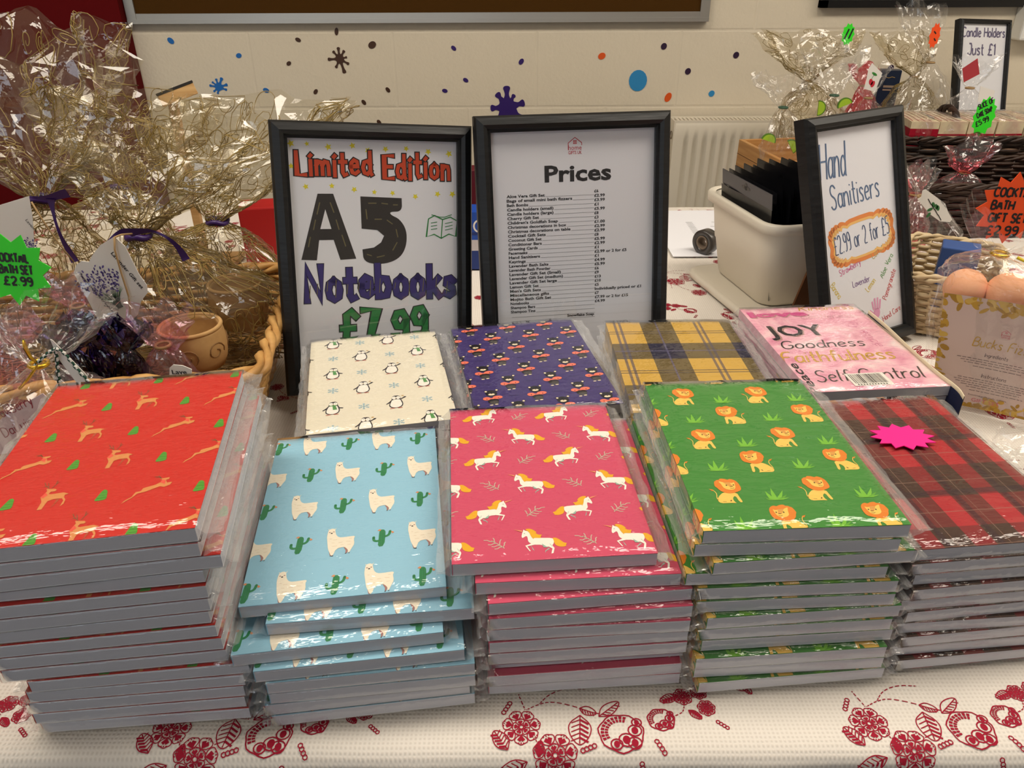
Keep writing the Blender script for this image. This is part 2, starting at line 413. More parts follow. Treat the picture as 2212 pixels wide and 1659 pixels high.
for a, b in zip(edges[::2], edges[1::2]): w.box((a, Y0-.12, ZF), (b, Y0, ZC), M_DIM)
for a, b in WIN:
    w.box((a, Y0-.12, ZF), (b, Y0, 0.2), M_DIM); w.box((a, Y0-.12, 1.5), (b, Y0, ZC), M_DIM)
struct('wall_front', w)
M_UPVC = mat('white_plastic', rgb(236, 236, 232), 0.35)
for k, (a, b) in enumerate(WIN):
    w = MB()
    for q in ((a, a+.06), ((a+b)/2-.03, (a+b)/2+.03), (b-.06, b)): w.box((q[0], Y0-.09, .2), (q[1], Y0-.03, 1.5), M_UPVC)
    for z in (.2, 1.44): w.box((a, Y0-.09, z), (b, Y0-.03, z+.06), M_UPVC)
    o = struct('window_%d' % (k+1), w)
    g = MB(); g.box((a+.03, Y0-.065, .23), (b-.03, Y0-.06, 1.47), film_mat('window_glass_%d' % k, gain=1.0, rough=0.01, bump=(1, 0, .001, (1, 1, 1))))
    g.build('pane', o)
M_LAMP = mat('lamp_diffuser', rgb(255, 250, 240), 0.4, emit=((1.0, 0.88, 0.72, 1), 3.0))
cl0 = None
for k, (lx, ly) in enumerate(CEIL_LIGHTS):
    t = thing('ceiling_light', 'white rectangular fluorescent ceiling light panel', 'ceiling light', (lx, ly, ZC), group='ceiling light panels')
    f = MB()
    for s in (-1, 1):
        f.box((-.62, s*.31-.02, -.03), (.62, s*.31+.02, 0), M_UPVC); f.box((s*.61-.02, -.29, -.03), (s*.61+.02, .29, 0), M_UPVC)
    f.build('frame', t)
    f = MB(); f.box((-.59, -.29, -.02), (.59, .29, -.012), M_LAMP); f.build('diffuser', t)

# ---- things on the back wall
WY = Y1
def wall_decal(px, py, pts_mm, col, label, group=None):
    c = at_depth(px, py, WY)
    mb = MB(); mb.extrude([(p[0]/1000, p[1]/1000) for p in pts_mm], lambda u, v, d: (c.x+u, WY-.0012+d-.0004, c.z+v), .0012, mat('sticker_'+col[0], rgb(*col[1:]), .45))
    o = mb.build('wall_sticker'); tag(o, label, 'wall sticker', group)
def spot(rx, ry, a): return [(rx*cos(t)*cos(a)-ry*sin(t)*sin(a), rx*cos(t)*sin(a)+ry*sin(t)*cos(a)) for t in [2*pi*i/18 for i in range(18)]]
def splat(r, arms):
    out = []
    arms = sorted(arms)
    for a, ln, wd in arms:
        ca, sa = cos(a), sin(a)
        for d, h in ((r*.9, -.55*wd), (r*1.25, -.32*wd), (ln*.72, -.36*wd), (ln*.9, -.62*wd), (ln, -.35*wd), (ln, .35*wd), (ln*.9, .62*wd), (ln*.72, .36*wd), (r*1.25, .32*wd), (r*.9, .55*wd)):
            out.append((d*ca-h*sa, d*sa+h*ca))
    return smoothline(out, 2, True)
PUR = ('purple', 46, 18, 104); BRN = ('brown', 66, 36, 14); BLU = ('blue', 18, 104, 184); ORG = ('orange', 226, 88, 22); PLM = ('plum', 46, 22, 56); SKY = ('sky', 46, 140, 200)
D = math.radians
wall_decal(1096, 232, splat(30, [(D(92), 66, 20), (D(128), 56, 18), (D(60), 46, 12), (D(15), 58, 20), (D(-38), 66, 26), (D(-88), 62, 17), (D(-130), 70, 22), (D(182), 55, 18)]), PUR, 'large purple paint splat sticker on the wall above the price list')
wall_decal(734, 127, splat(14, [(D(92), 34, 9), (D(55), 30, 8), (D(130), 30, 8), (D(12), 24, 6), (D(-30), 32, 8), (D(-75), 44, 11), (D(-120), 31, 8), (D(182), 38, 9)]), BRN, 'dark brown paint splat sticker on the wall above the left framed sign')
wall_decal(473, 188, splat(13, [(D(62), 32, 9), (D(100), 26, 7), (D(140), 25, 6), (D(170), 30, 7), (D(15), 30, 8), (D(-20), 26, 7), (D(-110), 22, 6), (D(215), 24, 6)]), BLU, 'small blue paint splat sticker on the wall above the cellophane')
wall_decal(1378, 174, spot(29, 32, 0), SKY, 'big light blue round sticker on the wall')
wall_decal(1197, 263, spot(12, 9, -.8), PUR, 'purple oval sticker just right of the big purple splat')
wall_decal(1300, 121, spot(12, 9.5, .4), ORG, 'orange oval sticker on the wall, up and left of the blue circle')
wall_decal(1443, 210, spot(15, 10, 1.1), ORG, 'orange oval sticker on the wall, down and right of the blue circle')
wall_decal(1537, 202, spot(10, 9, .7), SKY, 'small light blue dot sticker on the wall above the radiator')
for px, py, rx, ry, a, c, lab in (
    (727, 68, 11, 6, 1.4, BRN, 'brown oval spot on the wall straight above the brown splat'), (804, 97, 13, 10, .5, BRN, 'largest brown oval spot, up and right of the brown splat'),
    (838, 194, 9, 6, -.9, BRN, 'brown spot on the wall right of and below the brown splat'), (786, 221, 9, 6, -.9, BRN, 'second brown spot in the row falling left below the brown splat'),
    (735, 242, 9, 6, 1.2, BRN, 'brown spot straight below the brown splat'), (819, 264, 9, 6, -.9, BRN, 'lowest brown spot, just above the left framed sign'),
    (644, 86, 9, 6, -.4, BRN, 'brown spot on the wall, high to the left of the brown splat'), (624, 137, 8, 6, .6, BRN, 'brown spot on the wall level with the brown splat on its left'),
    (682, 198, 9, 6, .9, BRN, 'brown spot on the wall low to the left of the brown splat'),
    (369, 88, 11, 8, -.7, BLU, 'blue oval spot on the wall highest of the blue ones at the far left'), (516, 120, 9, 7, .3, BLU, 'blue oval spot on the wall up and right of the blue splat'),
    (575, 195, 10, 7, -.3, BLU, 'blue oval spot on the wall right of the blue splat'),
    (980, 104, 9, 6, -.7, PUR, 'purple spot on the wall, uppermost left of the purple splat'), (1126, 133, 10, 7, .9, PUR, 'purple spot on the wall straight above the purple splat'),
    (1006, 173, 9, 6, -.5, PUR, 'purple spot on the wall, midway of three left of the purple splat'), (961, 196, 9, 6, -.2, PUR, 'purple spot on the wall farthest left of the purple splat'),
    (1003, 278, 8, 6, .5, PUR, 'purple spot on the wall in the gap between the two framed signs'),
    (1434, 100, 10, 9, 1.0, PLM, 'dark plum dot on the wall right above the blue circle'), (1486, 154, 10, 9, 1.0, PLM, 'dark plum dot on the wall right of the blue circle'),
    (1590, 119, 10, 9, 1.0, PLM, 'dark plum dot on the wall above the end of the radiator'), (1924, 147, 10, 9, 1.0, PLM, 'dark plum dot on the wall above the navy carton')):
    wall_decal(px, py, spot(rx, ry, a), c, lab)

M_ALU = mat('brushed_aluminium', rgb(190, 188, 182), 0.35, metal=0.75)
a = at_depth(277, 52, 2.565); b = at_depth(1530, 50, 2.565)
nb = thing('notice_board', 'wide brown felt notice board with an aluminium frame on the back wall', 'notice board', ((a.x+b.x)/2, 2.57, a.z))
hw = (b.x-a.x)/2; nh = 0.9
w = MB(); w.box((-hw+.02, 0, .02), (hw-.02, .016, nh-.02), mat('brown_felt', rgb(74, 48, 16), 0.95, 0.1, bump=(500, .4, .002))); w.build('felt_panel', nb)
w = MB()
for z in (0, nh-.028):
    w.box((-hw, -.008, z), (hw, .017, z+.012), M_ALU); w.box((-hw, -.004, z+.012), (hw, .017, z+.028), M_ALU)
for x in (-hw, hw-.028): w.box((x, -.006, .0), (x+.028, .017, nh), M_ALU)
w.build('frame', nb)
for x in (-hw+.045, hw-.045):
    w = MB(); w.lathe([(0, -.006), (.005, -.005), (.006, 0)], mat('screw_steel', rgb(120, 118, 114), .4, metal=.8), 10, Matrix.Translation((x, -.004, .013)) @ Matrix.Rotation(pi/2, 4, 'X')); w.build('screw', nb)
a = at_depth(301, 175, 2.56)
w = MB(); w.box((a.x-1.3, 2.535, -.45), (a.x, 2.587, 1.25), mat('red_felt', rgb(92, 6, 10), 0.9, 0.15, bump=(400, .3, .002)), bev=.004)
tag(w.build('display_board'), 'dark red felt display board on the wall, left of the notice board', 'display board')
# picture frame cut by the top edge
a = at_depth(1773, 17, 2.56); b = at_depth(2330, 17, 2.56)
pf = thing('picture_frame', 'wide black framed photo collage hanging on the wall, upper right', 'picture', ((a.x+b.x)/2, 2.57, a.z))
hw = (b.x-a.x)/2
M_BLACK = mat('black_lacquer', rgb(20, 20, 22), 0.32, 0.5)
w = MB()
for z in (0, .48): w.box((-hw, -.012, z), (hw, .017, z+.02), M_BLACK)
for x in (-hw, hw-.02): w.box((x, -.012, 0), (x+.02, .017, .5), M_BLACK)
w.build('frame', pf)
art = Art(); rr = random.Random(3)
art.rect(-hw+.02, .02, hw-.02, .48, 'd', 0)
for i in range(70):
    x = rr.uniform(-hw+.02, hw-.1); z = rr.uniform(.02, .4); art.rect(x, z, x+rr.uniform(.03, .09), z+rr.uniform(.02, .07), rr.choice('abced'), 1+i*.02)
w = MB(); w.tris(art.t, lambda u, v, l: (u, .002-l*.0006, v), {'a': mat('photo_green', rgb(40, 62, 52), .3), 'b': mat('photo_red', rgb(140, 44, 48), .3), 'c': mat('photo_grey', rgb(120, 120, 124), .3), 'e': mat('photo_blue', rgb(40, 58, 92), .3), 'd': mat('photo_dark', rgb(28, 32, 36), .3)})
w.build('photo_print', pf)
w = MB(); w.box((-hw+.018, -.006, .018), (hw-.018, -.004, .482), film_mat('picture_glass', gain=.9, rough=.02, bump=(1, 0, .001, (1, 1, 1)))); w.build('glass', pf)
a = at_depth(2189, 86, 2.56)
w = MB(); w.box((a.x, 2.53, a.z), (a.x+.16, 2.588, a.z+.1), M_UPVC, bev=.006)
tag(w.build('socket_box'), 'white plastic wall box at the right edge beside the candle holders sign', 'wall box')
# radiator
a = at_depth(1460, 264, 2.49)
rd = thing('radiator', 'white panel radiator with vertical ribs below the wall stickers', 'radiator', (a.x, 2.49, a.z))
M_RAD = mat('radiator_enamel', rgb(232, 224, 208), 0.3)
RW, RH = 1.3, .5
P = []; nu = 520
def rib(x): return .011*max(0, sin(2*pi*x/.0300))**.5 if .02 < x < RW-.02 else 0
for z in (-RH, -RH+.03, -RH+.045, -.06, -.045, -.012, 0):
    k = 1 if -RH+.04 < z < -.05 else 0
    for i in range(nu): x = RW*i/(nu-1); P.append((x, rib(x)*k + (.006 if z > -.005 else 0), z))
w = MB(); w.grid(P, nu, 7, M_RAD); w.box((0, .012, -RH), (RW, .02, 0), M_RAD); w.build('front_panel', rd)
w = MB()
for i in range(100): x = .01+i*(RW-.02)/100; w.box((x, .008, -.006), (x+.008, .075, .001), M_RAD)
w.box((0, .004, -.004), (RW, .01, .004), M_RAD); w.box((0, .074, -.004), (RW, .08, .004), M_RAD); w.build('top_grille', rd)
w = MB(); w.box((-.004, .0, -RH), (0, .08, .003), M_RAD); w.build('side_panel', rd)
w = MB(); w.lathe([(0, -.012), (.011, -.012), (.013, 0)], mat('brass_valve', rgb(120, 100, 70), .4, metal=.7), 14, Matrix.Translation((-.006, .03, -.045)) @ Matrix.Rotation(-pi/2, 4, 'Y')); w.build('end_plug', rd)

# ================================================================== TABLES AND CLOTHS
M_LEG = mat('table_steel', rgb(70, 70, 74), .4, metal=.6); M_TOP = mat('table_laminate', rgb(176, 160, 136), .5)
def folding_table(x0, x1, y0, y1, label):
    t = thing('folding_table', label, 'table', ((x0+x1)/2, (y0+y1)/2, ZF)); hx, hy = (x1-x0)/2, (y1-y0)/2; H = -ZF
    w = MB(); w.box((-hx, -hy, H-.032), (hx, hy, H-.008), M_TOP, bev=.004); w.build('tabletop', t)
    for sx in (-1, 1):
        for sy in (-1, 1):
            w = MB(); w.tube([(sx*(hx-.12), sy*(hy-.08), 0), (sx*(hx-.12), sy*(hy-.08), H-.034)], .014, M_LEG, 10); w.build('leg', t)
folding_table(-1.15, 1.25, .37, 1.0, 'folding table under the front of the floral cloth')
folding_table(-1.15, 1.25, 1.02, 1.66, 'folding table under the back of the floral cloth')
folding_table(.82, 2.0, 1.76, 2.38, 'folding table against the wall carrying the crate and baskets')

FRONT = .352
def hcloth(x, y):
    n = noise.noise(Vector((x*7, y*7, 1.3)))*.5 + noise.noise(Vector((x*18, y*9, 5.1)))*.35
    f = -abs(noise.noise(Vector((x*9+y*2.5, y*2.2, 9.7))))
    k = min(1, max(0, (.47-y)/.1))
    return -.0028 + .0008*n + k*(.002*f + .0006*n)
def F(u, v, l=0.0):
    """cloth sheet: u across, v along; the part before the table's edge hangs down"""
    lift = .0004 + l*.0001
    if v >= FRONT: return Vector((u, v, hcloth(u, v) + lift))
    s = FRONT - v; R = .014; q = R*pi/2
    fold = .012*sin(u*31+1.2*sin(u*9))*min(1, max(0, (s-.015))/.12) + .006*noise.noise(Vector((u*14, s*3, 2)))
    if s < q: a = s/R; return Vector((u, FRONT - R*sin(a) - lift*sin(a), hcloth(u, FRONT) - R*(1-cos(a)) + lift*cos(a)))
    return Vector((u, FRONT - R + fold - lift, hcloth(u, FRONT) - R - (s-q)))
def cloth_mat():
    m = mat('woven_cloth', rgb(228, 219, 206), .85, .2)
    nt = m.node_tree; b = nt.nodes['Principled BSDF']; L = nt.links.new
    tc = nt.nodes.new('ShaderNodeTexCoord')
    ws = []
    for d in ('X', 'Y'):
        wv = nt.nodes.new('ShaderNodeTexWave'); wv.bands_direction = d; wv.inputs['Scale'].default_value = 95; wv.inputs['Distortion'].default_value = .8; wv.inputs['Detail Scale'].default_value = 2
        L(tc.outputs['Object'], wv.inputs[0]); ws.append(wv)
    mu = nt.nodes.new('ShaderNodeMath'); mu.operation = 'MULTIPLY'; L(ws[0].outputs['Fac'], mu.inputs[0]); L(ws[1].outputs['Fac'], mu.inputs[1])
    bp = nt.nodes.new('ShaderNodeBump'); bp.inputs['Strength'].default_value = .35; bp.inputs['Distance'].default_value = .0012
    L(mu.outputs[0], bp.inputs['Height']); L(bp.outputs[0], b.inputs['Normal'])
    r = nt.nodes.new('ShaderNodeValToRGB'); r.color_ramp.elements[0].color = rgb(232, 225, 216); r.color_ramp.elements[1].color = rgb(218, 210, 200)
    L(mu.outputs[0], r.inputs[0]); L(r.outputs[0], b.inputs['Base Color'])
    return m
M_CLOTH = cloth_mat(); M_RED = mat('crimson_print', rgb(158, 22, 48), .8, .2)
# floral print
def petal(art, x, y, a, r0, r1, wd, fill):
    ca, sa = cos(a), sin(a); f = lambda d, h: (x + d*ca - h*sa, y + d*sa + h*ca); L = r1-r0
    out = [f(r0, 0), f(r0+L*.3, wd*.46), f(r0+L*.7, wd*.55), f(r1-L*.12, wd*.25), f(r1, 0), f(r1-L*.12, -wd*.25), f(r0+L*.7, -wd*.55), f(r0+L*.3, -wd*.46), f(r0, 0)]
    art.line(out, .0007, 'r', 0, it=1)
    if fill:
        art.poly([f(r0+L*.05, 0), f(r0+L*.5, wd*.33), f(r0+L*.62, wd*.2), f(r0+L*.72, wd*.08), f(r0+L*.55, 0)], 'r', 0); art.poly([f(r0+L*.05, 0), f(r0+L*.55, 0), f(r0+L*.72, -wd*.08), f(r0+L*.62, -wd*.2), f(r0+L*.5, -wd*.33)], 'r', 0)
        for h in (-.22, 0, .22): art.line([f(r0+L*.78, wd*h), f(r0+L*.9, wd*h*.8)], .0009, 'r')
def blossom(art, x, y, r):
    for i in range(7): petal(art, x, y, 2*pi*i/7+.2, r*.42, r, r*.62, 1)
    for i in range(5): petal(art, x, y, 2*pi*i/5+.5, r*.12, r*.5, r*.42, 1)
    art.line([(x+r*.12*cos(t), y+r*.12*sin(t)) for t in [2*pi*k/8 for k in range(9)]], .0009, 'r')
def leaf(art, x, y, a, ln, wd, dense=1):
    ca, sa = cos(a), sin(a); f = lambda d, h: (x + d*ca - h*sa, y + d*sa + h*ca)
    art.line([f(0, 0), f(ln*.3, wd), f(ln*.7, wd*.8), f(ln, 0), f(ln*.7, -wd*.8), f(ln*.3, -wd), f(0, 0)], .0008, 'r', it=2)
    art.line([f(0, 0), f(ln*.9, 0)], .0008, 'r')
    for i in range(1, 6):
        d = ln*i/7
        if dense: art.line([f(d, 0), f(d+ln*.13, wd*.7)], .0016, 'r'); 
        art.line([f(d, 0), f(d+ln*.13, -wd*.7)], .0008, 'r')
def dashes(art, pts, w=.0008, n=3):
    P = smoothline(pts, 3)
    for i in range(0, len(P)-1, n): art.line(P[i:i+n], w, 'r')
def peony(art, x, y, r):
    art.line([(x+r*cos(t)*(1+.04*sin(7*t)), y+r*.9*sin(t)*(1+.04*sin(7*t))) for t in [2*pi*k/28 for k in range(29)]], .001, 'r')
    for k in range(11):
        t = D(70+13*k); u = D(70+13*k+9)
        for rr0 in (.58, .76): art.poly([(x+r*rr0*cos(t), y+r*rr0*.9*sin(t)), (x+r*(rr0+.15)*cos(t), y+r*(rr0+.15)*.9*sin(t)), (x+r*(rr0+.15)*cos(u), y+r*(rr0+.15)*.9*sin(u)), (x+r*rr0*cos(u), y+r*rr0*.9*sin(u))], 'r')
    for (dx, dy, q) in ((.2, -.35, .34), (.62, .1, .3), (-.25, -.55, .26), (.55, -.5, .3), (.75, .5, .22)):
        art.line([(x+r*(dx+q*cos(t)), y+r*(dy+q*.9*sin(t))) for t in [2*pi*k/12 for k in range(13)]], .001, 'r')
        art.ell(x+r*dx, y+r*dy, r*q*.5, r*q*.6, 'r', 0)
def curls(art, x, y, s, a=0):
    for i in range(4):
        cx, cy = x+s*i*.5*cos(a), y+s*i*.5*sin(a)
        art.line([(cx+s*.28*cos(t), cy+s*.28*sin(t)) for t in [2*pi*k/7 for k in range(8)]], .0008, 'r')
MA = Art()
blossom(MA, 0, 0, .0165); blossom(MA, -.024, .0215, .0145); peony(MA, .049, .0165, .0165)
leaf(MA, .020, .031, D(-95), .026, .009); leaf(MA, -.034, .004, D(125), .019, .006); leaf(MA, -.020, -.004, D(205), .026, .006); leaf(MA, -.012, -.001, D(80), .012, .003)
leaf(MA, .034, .030, D(38), .022, .005, 0); leaf(MA, .020, .037, D(-20), .014, .004, 0)
dashes(MA, [(-.020, .036), (-.010, .041), (0, .043), (.016, .039), (.030, .033), (.044, .031)]); dashes(MA, [(-.010, .041), (-.002, .050), (.012, .055), (.026, .054)]); dashes(MA, [(-.014, .012), (-.010, 0), (-.012, -.03)])
dashes(MA, [(-.021, .036), (-.026, .050)]); curls(MA, -.037, .034, .006, D(60)); curls(MA, .020, .003, .006, D(20)); curls(MA, .062, -.006, .006, D(-80))
leaf(MA, .028, -.012, D(-60), .018, .005); leaf(MA, -.03, -.03, D(-120), .024, .007); blossom(MA, .03, -.05, .013); dashes(MA, [(.0, -.018), (.01, -.035), (.028, -.045)])
MBB = Art()
blossom(MBB, 0, 0, .0075); blossom(MBB, .013, .004, .0065); blossom(MBB, .016, -.010, .007); peony(MBB, -.020, -.020, .010); leaf(MBB, -.004, .001, D(200), .016, .004); leaf(MBB, .002, -.012, D(-40), .012, .003)
dashes(MBB, [(0, -.006), (-.002, -.014), (-.012, -.018)]); curls(MBB, .022, -.022, .005, D(-40)); curls(MBB, -.026, -.038, .006, D(-60)); leaf(MBB, .040, .008, D(20), .018, .006); leaf(MBB, .048, .012, D(-60), .012, .003, 0)
dashes(MBB, [(.02, .006), (.034, .012), (.05, .02), (.06, .034)]); blossom(MBB, .064, .04, .009)
o1 = at_height(1200, 1622, 0); PX = .2575; PYR = .30
print_art = Art()
for j in range(-1, 5):
    for i in range(-5, 5):
        x, y = o1.x + PX*i, o1.y + PYR*j + .002*i
        print_art.put(MA, x, y); print_art.put(MA, x+.115, y+.155, flip=True, a=.3)
        print_art.put(MBB, x+.100, y+.047); print_art.put(MBB, x-.020, y+.195, flip=True)
print_art = print_art.clip(-1.1, -.05, 1.2, 1.685)
w = MB(); nu, nv = 250, 190; us = [-1.2+2.5*i/(nu-1) for i in range(nu)]
vs = [-.12+.47*j/59 for j in range(60)] + [.352+1.338*j/(nv-61) for j in range(1, nv-59)]
nv = len(vs)
w.grid([F(u, v)-Vector((0, 0, .0004)) for v in vs for u in us], nu, nv, M_CLOTH)
# rear hem falls behind the table
w.grid([F(u, 1.69)+Vector((0, .004*k, -.06*k-.0004)) for k in range(5) for u in us[::5]], nu//5, 5, M_CLOTH)
w.tris(print_art.t, F, {'r': M_RED})
tag(w.build('tablecloth'), 'white woven tablecloth with crimson flower print under the notebooks', 'tablecloth')
w = MB(); P = []; nu, nv = 60, 40
for j in range(nv):
    for i in range(nu):
        y = 1.735+.67*j/(nv-1); xl = .592+.31*(y-1.735); x = xl+(2.04-xl)*i/(nu-1)
        P.append((x, y, -.004+.001*noise.noise(Vector((x*8, y*8, 3)))))
w.grid(P, nu, nv, M_CLOTH)
w.grid([(.592+1.45*i/39, 1.735-.003*k+.006*sin(i*.9)*min(1, k), -.004-.08*k) for k in range(5) for i in range(40)], 40, 5, M_CLOTH)
w.grid([(.592+.31*.67*i/19-.001*k, 1.735+.67*i/19, -.004-.08*k) for k in range(5) for i in range(20)], 20, 5, M_CLOTH)
tag(w.build('tablecloth'), 'plain white tablecloth under the crate and baskets by the wall', 'tablecloth')
# ================================================================== NOTEBOOKS
BW, BD, BT = 148.0, 210.0, 11.0
def TR(cx, cy, sx, sy, sh=0.0):
    return lambda pts: [((x-cx - sh*(y-cy))/sx, -(y-cy)/sy) for x, y in pts]
def P(*a): return [(a[i], a[i+1]) for i in range(0, len(a), 2)]
# unicorn, looking right
f = TR(640, 560, 21.4, 12.6, .1); UNI = Art()
UNI.blob(f(P(440,520,380,515,310,560,280,590,225,600,255,620,250,640,330,648,400,630,425,600,430,550)), 'gold', 1, 1)
UNI.poly(f(P(530,650,600,690,602,720,590,695,515,662)), 'shade', 1); UNI.poly(f(P(800,605,785,665,760,682,788,625)), 'shade', 1)
UNI.blob(f(P(425,545,440,520,600,512,720,505,770,470,775,430,800,405,840,400,862,378,872,405,890,425,918,480,905,502,880,490,832,472,822,500,830,550,800,580,740,602,640,604,560,640,480,630,430,590)), 'white', 2, 1)
UNI.poly(f(P(480,600,445,660,480,725,515,732,500,700,478,665,540,630)), 'white', 3); UNI.poly(f(P(750,575,888,608,840,684,822,684,860,618,740,602)), 'white', 3)
UNI.poly(f(P(540,650,625,590,612,640)), 'shade', 4); UNI.line(f(P(500,600,470,640)), .35, 'shade', 4)
UNI.blob(f(P(838,382,780,372,710,390,655,437,690,435,640,470,580,464,620,500,610,516,735,505,735,532,768,480,778,430,805,405)), 'gold', 5, 1)
UNI.poly(f(P(885,398,1018,378,892,418)), 'horn', 5); UNI.ell(*f([(858,440)])[0], .5, .4, 'shade', 6, n=8)
SPRIG = Art(); f = TR(1365, 535, 21.4, 12.6, .1)
for a in (P(1235,602,1300,556,1400,500,1420,490), P(1260,585,1300,582,1340,602,1392,606), P(1300,560,1340,560,1390,575,1432,570), P(1350,530,1390,530,1440,548,1482,540), P(1400,502,1440,500,1480,482,1540,480), P(1250,578,1230,560,1222,530,1198,516), P(1300,548,1292,520,1285,500,1262,478), P(1370,512,1375,490,1372,475,1386,452)):
    SPRIG.line(f(a), .75, 'leaf', 1)
# llama and cactus
f = TR(1755, 480, 22.7, 15.3); LLA = Art()
LLA.poly(f(P(1815,577,1905,620,1882,684,1856,684,1858,640)), 'mauve', 1); LLA.poly(f(P(1555,595,1620,670,1612,712,1588,704)), 'mauve', 1)
LLA.blob(f(P(1512,275,1535,240,1590,226,1637,243,1647,300,1670,360,1720,400,1800,405,1960,396,1995,400,2005,418,1985,440,2005,540,1960,610,1925,678,1893,682,1902,640,1850,590,1812,577,1690,597,1642,708,1608,712,1570,640,1543,590,1518,460,1502,380)), 'cream', 2, 1)
for a in (P(1578,722,1650,708,1645,722), P(1842,696,1875,684,1872,697), P(1898,692,1932,680,1928,692)): LLA.poly(f(a), 'hoof', 3)
for x, y in ((1545,298),(1616,293)): LLA.ell(*f([(x, y)])[0], .75, .5, 'mauve', 3, n=8)
LLA.ell(*f([(1581,316)])[0], .85, .65, 'hoof', 3, n=10)
for a in (P(1560,415,1595,418), P(1620,440,1690,436), P(1600,490,1650,495), P(1720,495,1790,490), P(1850,480,1930,486), P(1620,552,1700,548), P(1760,540,1810,536), P(1880,545,1940,540), P(1905,440,1950,436)): LLA.line(f(a), .3, 'tick', 3)
LLA.poly(f(P(1512,252,1520,228,1532,244)), 'cream', 2); LLA.poly(f(P(1632,244,1662,216,1642,256)), 'cream', 2)
f = TR(1020, 560, 22.7, 15.3); CAC = Art()
CAC.blob(f(P(972,462,990,425,1035,412,1077,430,1090,480,1070,708,955,720,965,600)), 'green', 1, 1)
CAC.line(f(P(1070,545,1120,535,1155,510,1168,460)), 2.1, 'green', 1, it=2); CAC.ell(*f([(1170,456)])[0], 1.1, 1.2, 'green', 1, n=10)
CAC.line(f(P(970,615,905,615,878,590,878,550)), 2.2, 'green', 1, it=2); CAC.ell(*f([(878,546)])[0], 1.15, 1.3, 'green', 1, n=10)
CAC.poly(f(P(940,430,975,406,1010,412,992,442)), 'bud', 2); CAC.poly(f(P(1190,458,1215,462,1244,482,1215,498,1195,490)), 'bud', 2)
for x in (1005, 1040): CAC.line(f(P(x,440,x-8,700)), .25, 'dgreen', 2)
# lion and grass
f = TR(850, 1290, 24.4, 13.7, .6); LIO = Art()
LIO.line(f(P(1205,1430,1180,1385,1120,1330,1105,1290,1122,1258)), .55, 'sand', 1, it=1); LIO.poly(f(P(1102,1254,1172,1240,1145,1278)), 'mane', 2)
LIO.blob(f(P(735,1310,960,1300,1080,1345,1180,1400,1217,1430,1207,1478,1060,1476,980,1476,918,1482,940,1460,910,1400,812,1358,857,1468,798,1473,770,1390)), 'sand', 1, 1)
LIO.poly(f(P(960,1425,1010,1450,975,1450)), 'brown', 2); LIO.line(f(P(1080,1455,1140,1450)), .3, 'brown', 2)
LIO.blob(f(P(525,1135,550,1098,610,1078,660,1096,700,1076,780,1068,820,1092,870,1092,910,1112,930,1112,975,1150,1018,1200,1000,1225,1003,1265,960,1308,880,1325,800,1320,700,1300,600,1272,545,1200)), 'mane', 3, 1)
LIO.blob(f(P(588,1136,640,1155,700,1145,790,1140,835,1118,865,1122,860,1150,872,1195,885,1230,840,1262,750,1268,680,1245,630,1195,605,1162)), 'sand', 4, 1)
LIO.poly(f(P(680,1142,790,1138,755,1212,690,1212)), 'tan', 5); LIO.ell(*f([(655,1188)])[0], .55, .75, 'brown', 6, n=8); LIO.ell(*f([(787,1190)])[0], .6, .75, 'brown', 6, n=8)
LIO.line(f(P(690,1210,745,1212)), .55, 'brown', 6); LIO.line(f(P(695,1236,730,1246,770,1236)), .3, 'brown', 6)
f = TR(665, 900, 24.4, 13.7, .6); GRA = Art()
for tip, b0, b1, k in (((440,818),550,640,'lime'), ((545,772),590,690,'lime'), ((772,815),640,730,'lime'), ((850,888),660,750,'leaf'), ((892,935),640,770,'lime'), ((452,935),530,650,'leaf')):
    GRA.poly(f([(b0,972),(b0+(tip[0]-b0)*.55-10,972+(tip[1]-972)*.5),tip,(b1+(tip[0]-b1)*.5+12,972+(tip[1]-972)*.45),(b1,972)]), k, 1+.1*len(GRA.t)/3)
GRA.line(f(P(520,970,790,970)), .5, 'lime', 3)
# reindeer and tree
f = TR(1420, 1120, 24.6, 13.8, -.5); DEE = Art()
DEE.poly(f(P(1475,1170,1520,1175,1440,1262,1385,1302,1440,1240)), 'rust', 1)
DEE.poly(f(P(1380,1085,1580,1073,1662,1100,1600,1115,1590,1150,1612,1190,1590,1250,1530,1292,1580,1205,1560,1165,1430,1165,1340,1190,1262,1308,1190,1312,1250,1200,1240,1150,1228,1120,1322,1030,1308,990,1450,1003,1467,1025,1440,1042,1380,1042,1350,1075)), 'tan', 2)
DEE.poly(f(P(1232,1120,1300,1050,1335,1095,1262,1140)), 'rose', 3)
for a in (P(1350,990,1292,930,1272,885), P(1312,952,1262,950), P(1392,985,1452,930,1472,868), P(1452,930,1498,892), P(1342,965,1330,900)): DEE.line(f(a), .5, 'olive', 1)
f = TR(450, 270, 24.6, 13.8, -.55); LEA = Art()
LEA.poly(f(P(0,490,60,438,180,388,250,318,330,313,370,268,560,233,660,198,690,150,645,140,820,128,800,156,750,168,757,213,842,208,800,252,700,280,640,262,400,327,270,347,180,404,70,450)), 'tan', 2)
LEA.poly(f(P(655,200,690,158,745,172,720,235)), 'rose', 3)
for a in (P(690,138,640,100,580,96), P(680,130,650,84), P(640,112,600,120)): LEA.line(f(a), .5, 'olive', 1)
f = TR(630, 1215, 24.6, 13.8, -.5); TRE = Art()
TRE.blob(f(P(690,1128,735,1150,727,1200,712,1284,640,1297,515,1303,560,1250,605,1200,650,1150)), 'green', 1, 1)
for a in (P(650,1170,725,1180), P(600,1220,720,1218), P(560,1265,712,1258)): TRE.line(f(a), .35, 'dgreen', 2)
TRE.line(f(P(600,1302,580,1340)), .6, 'rust', 1)
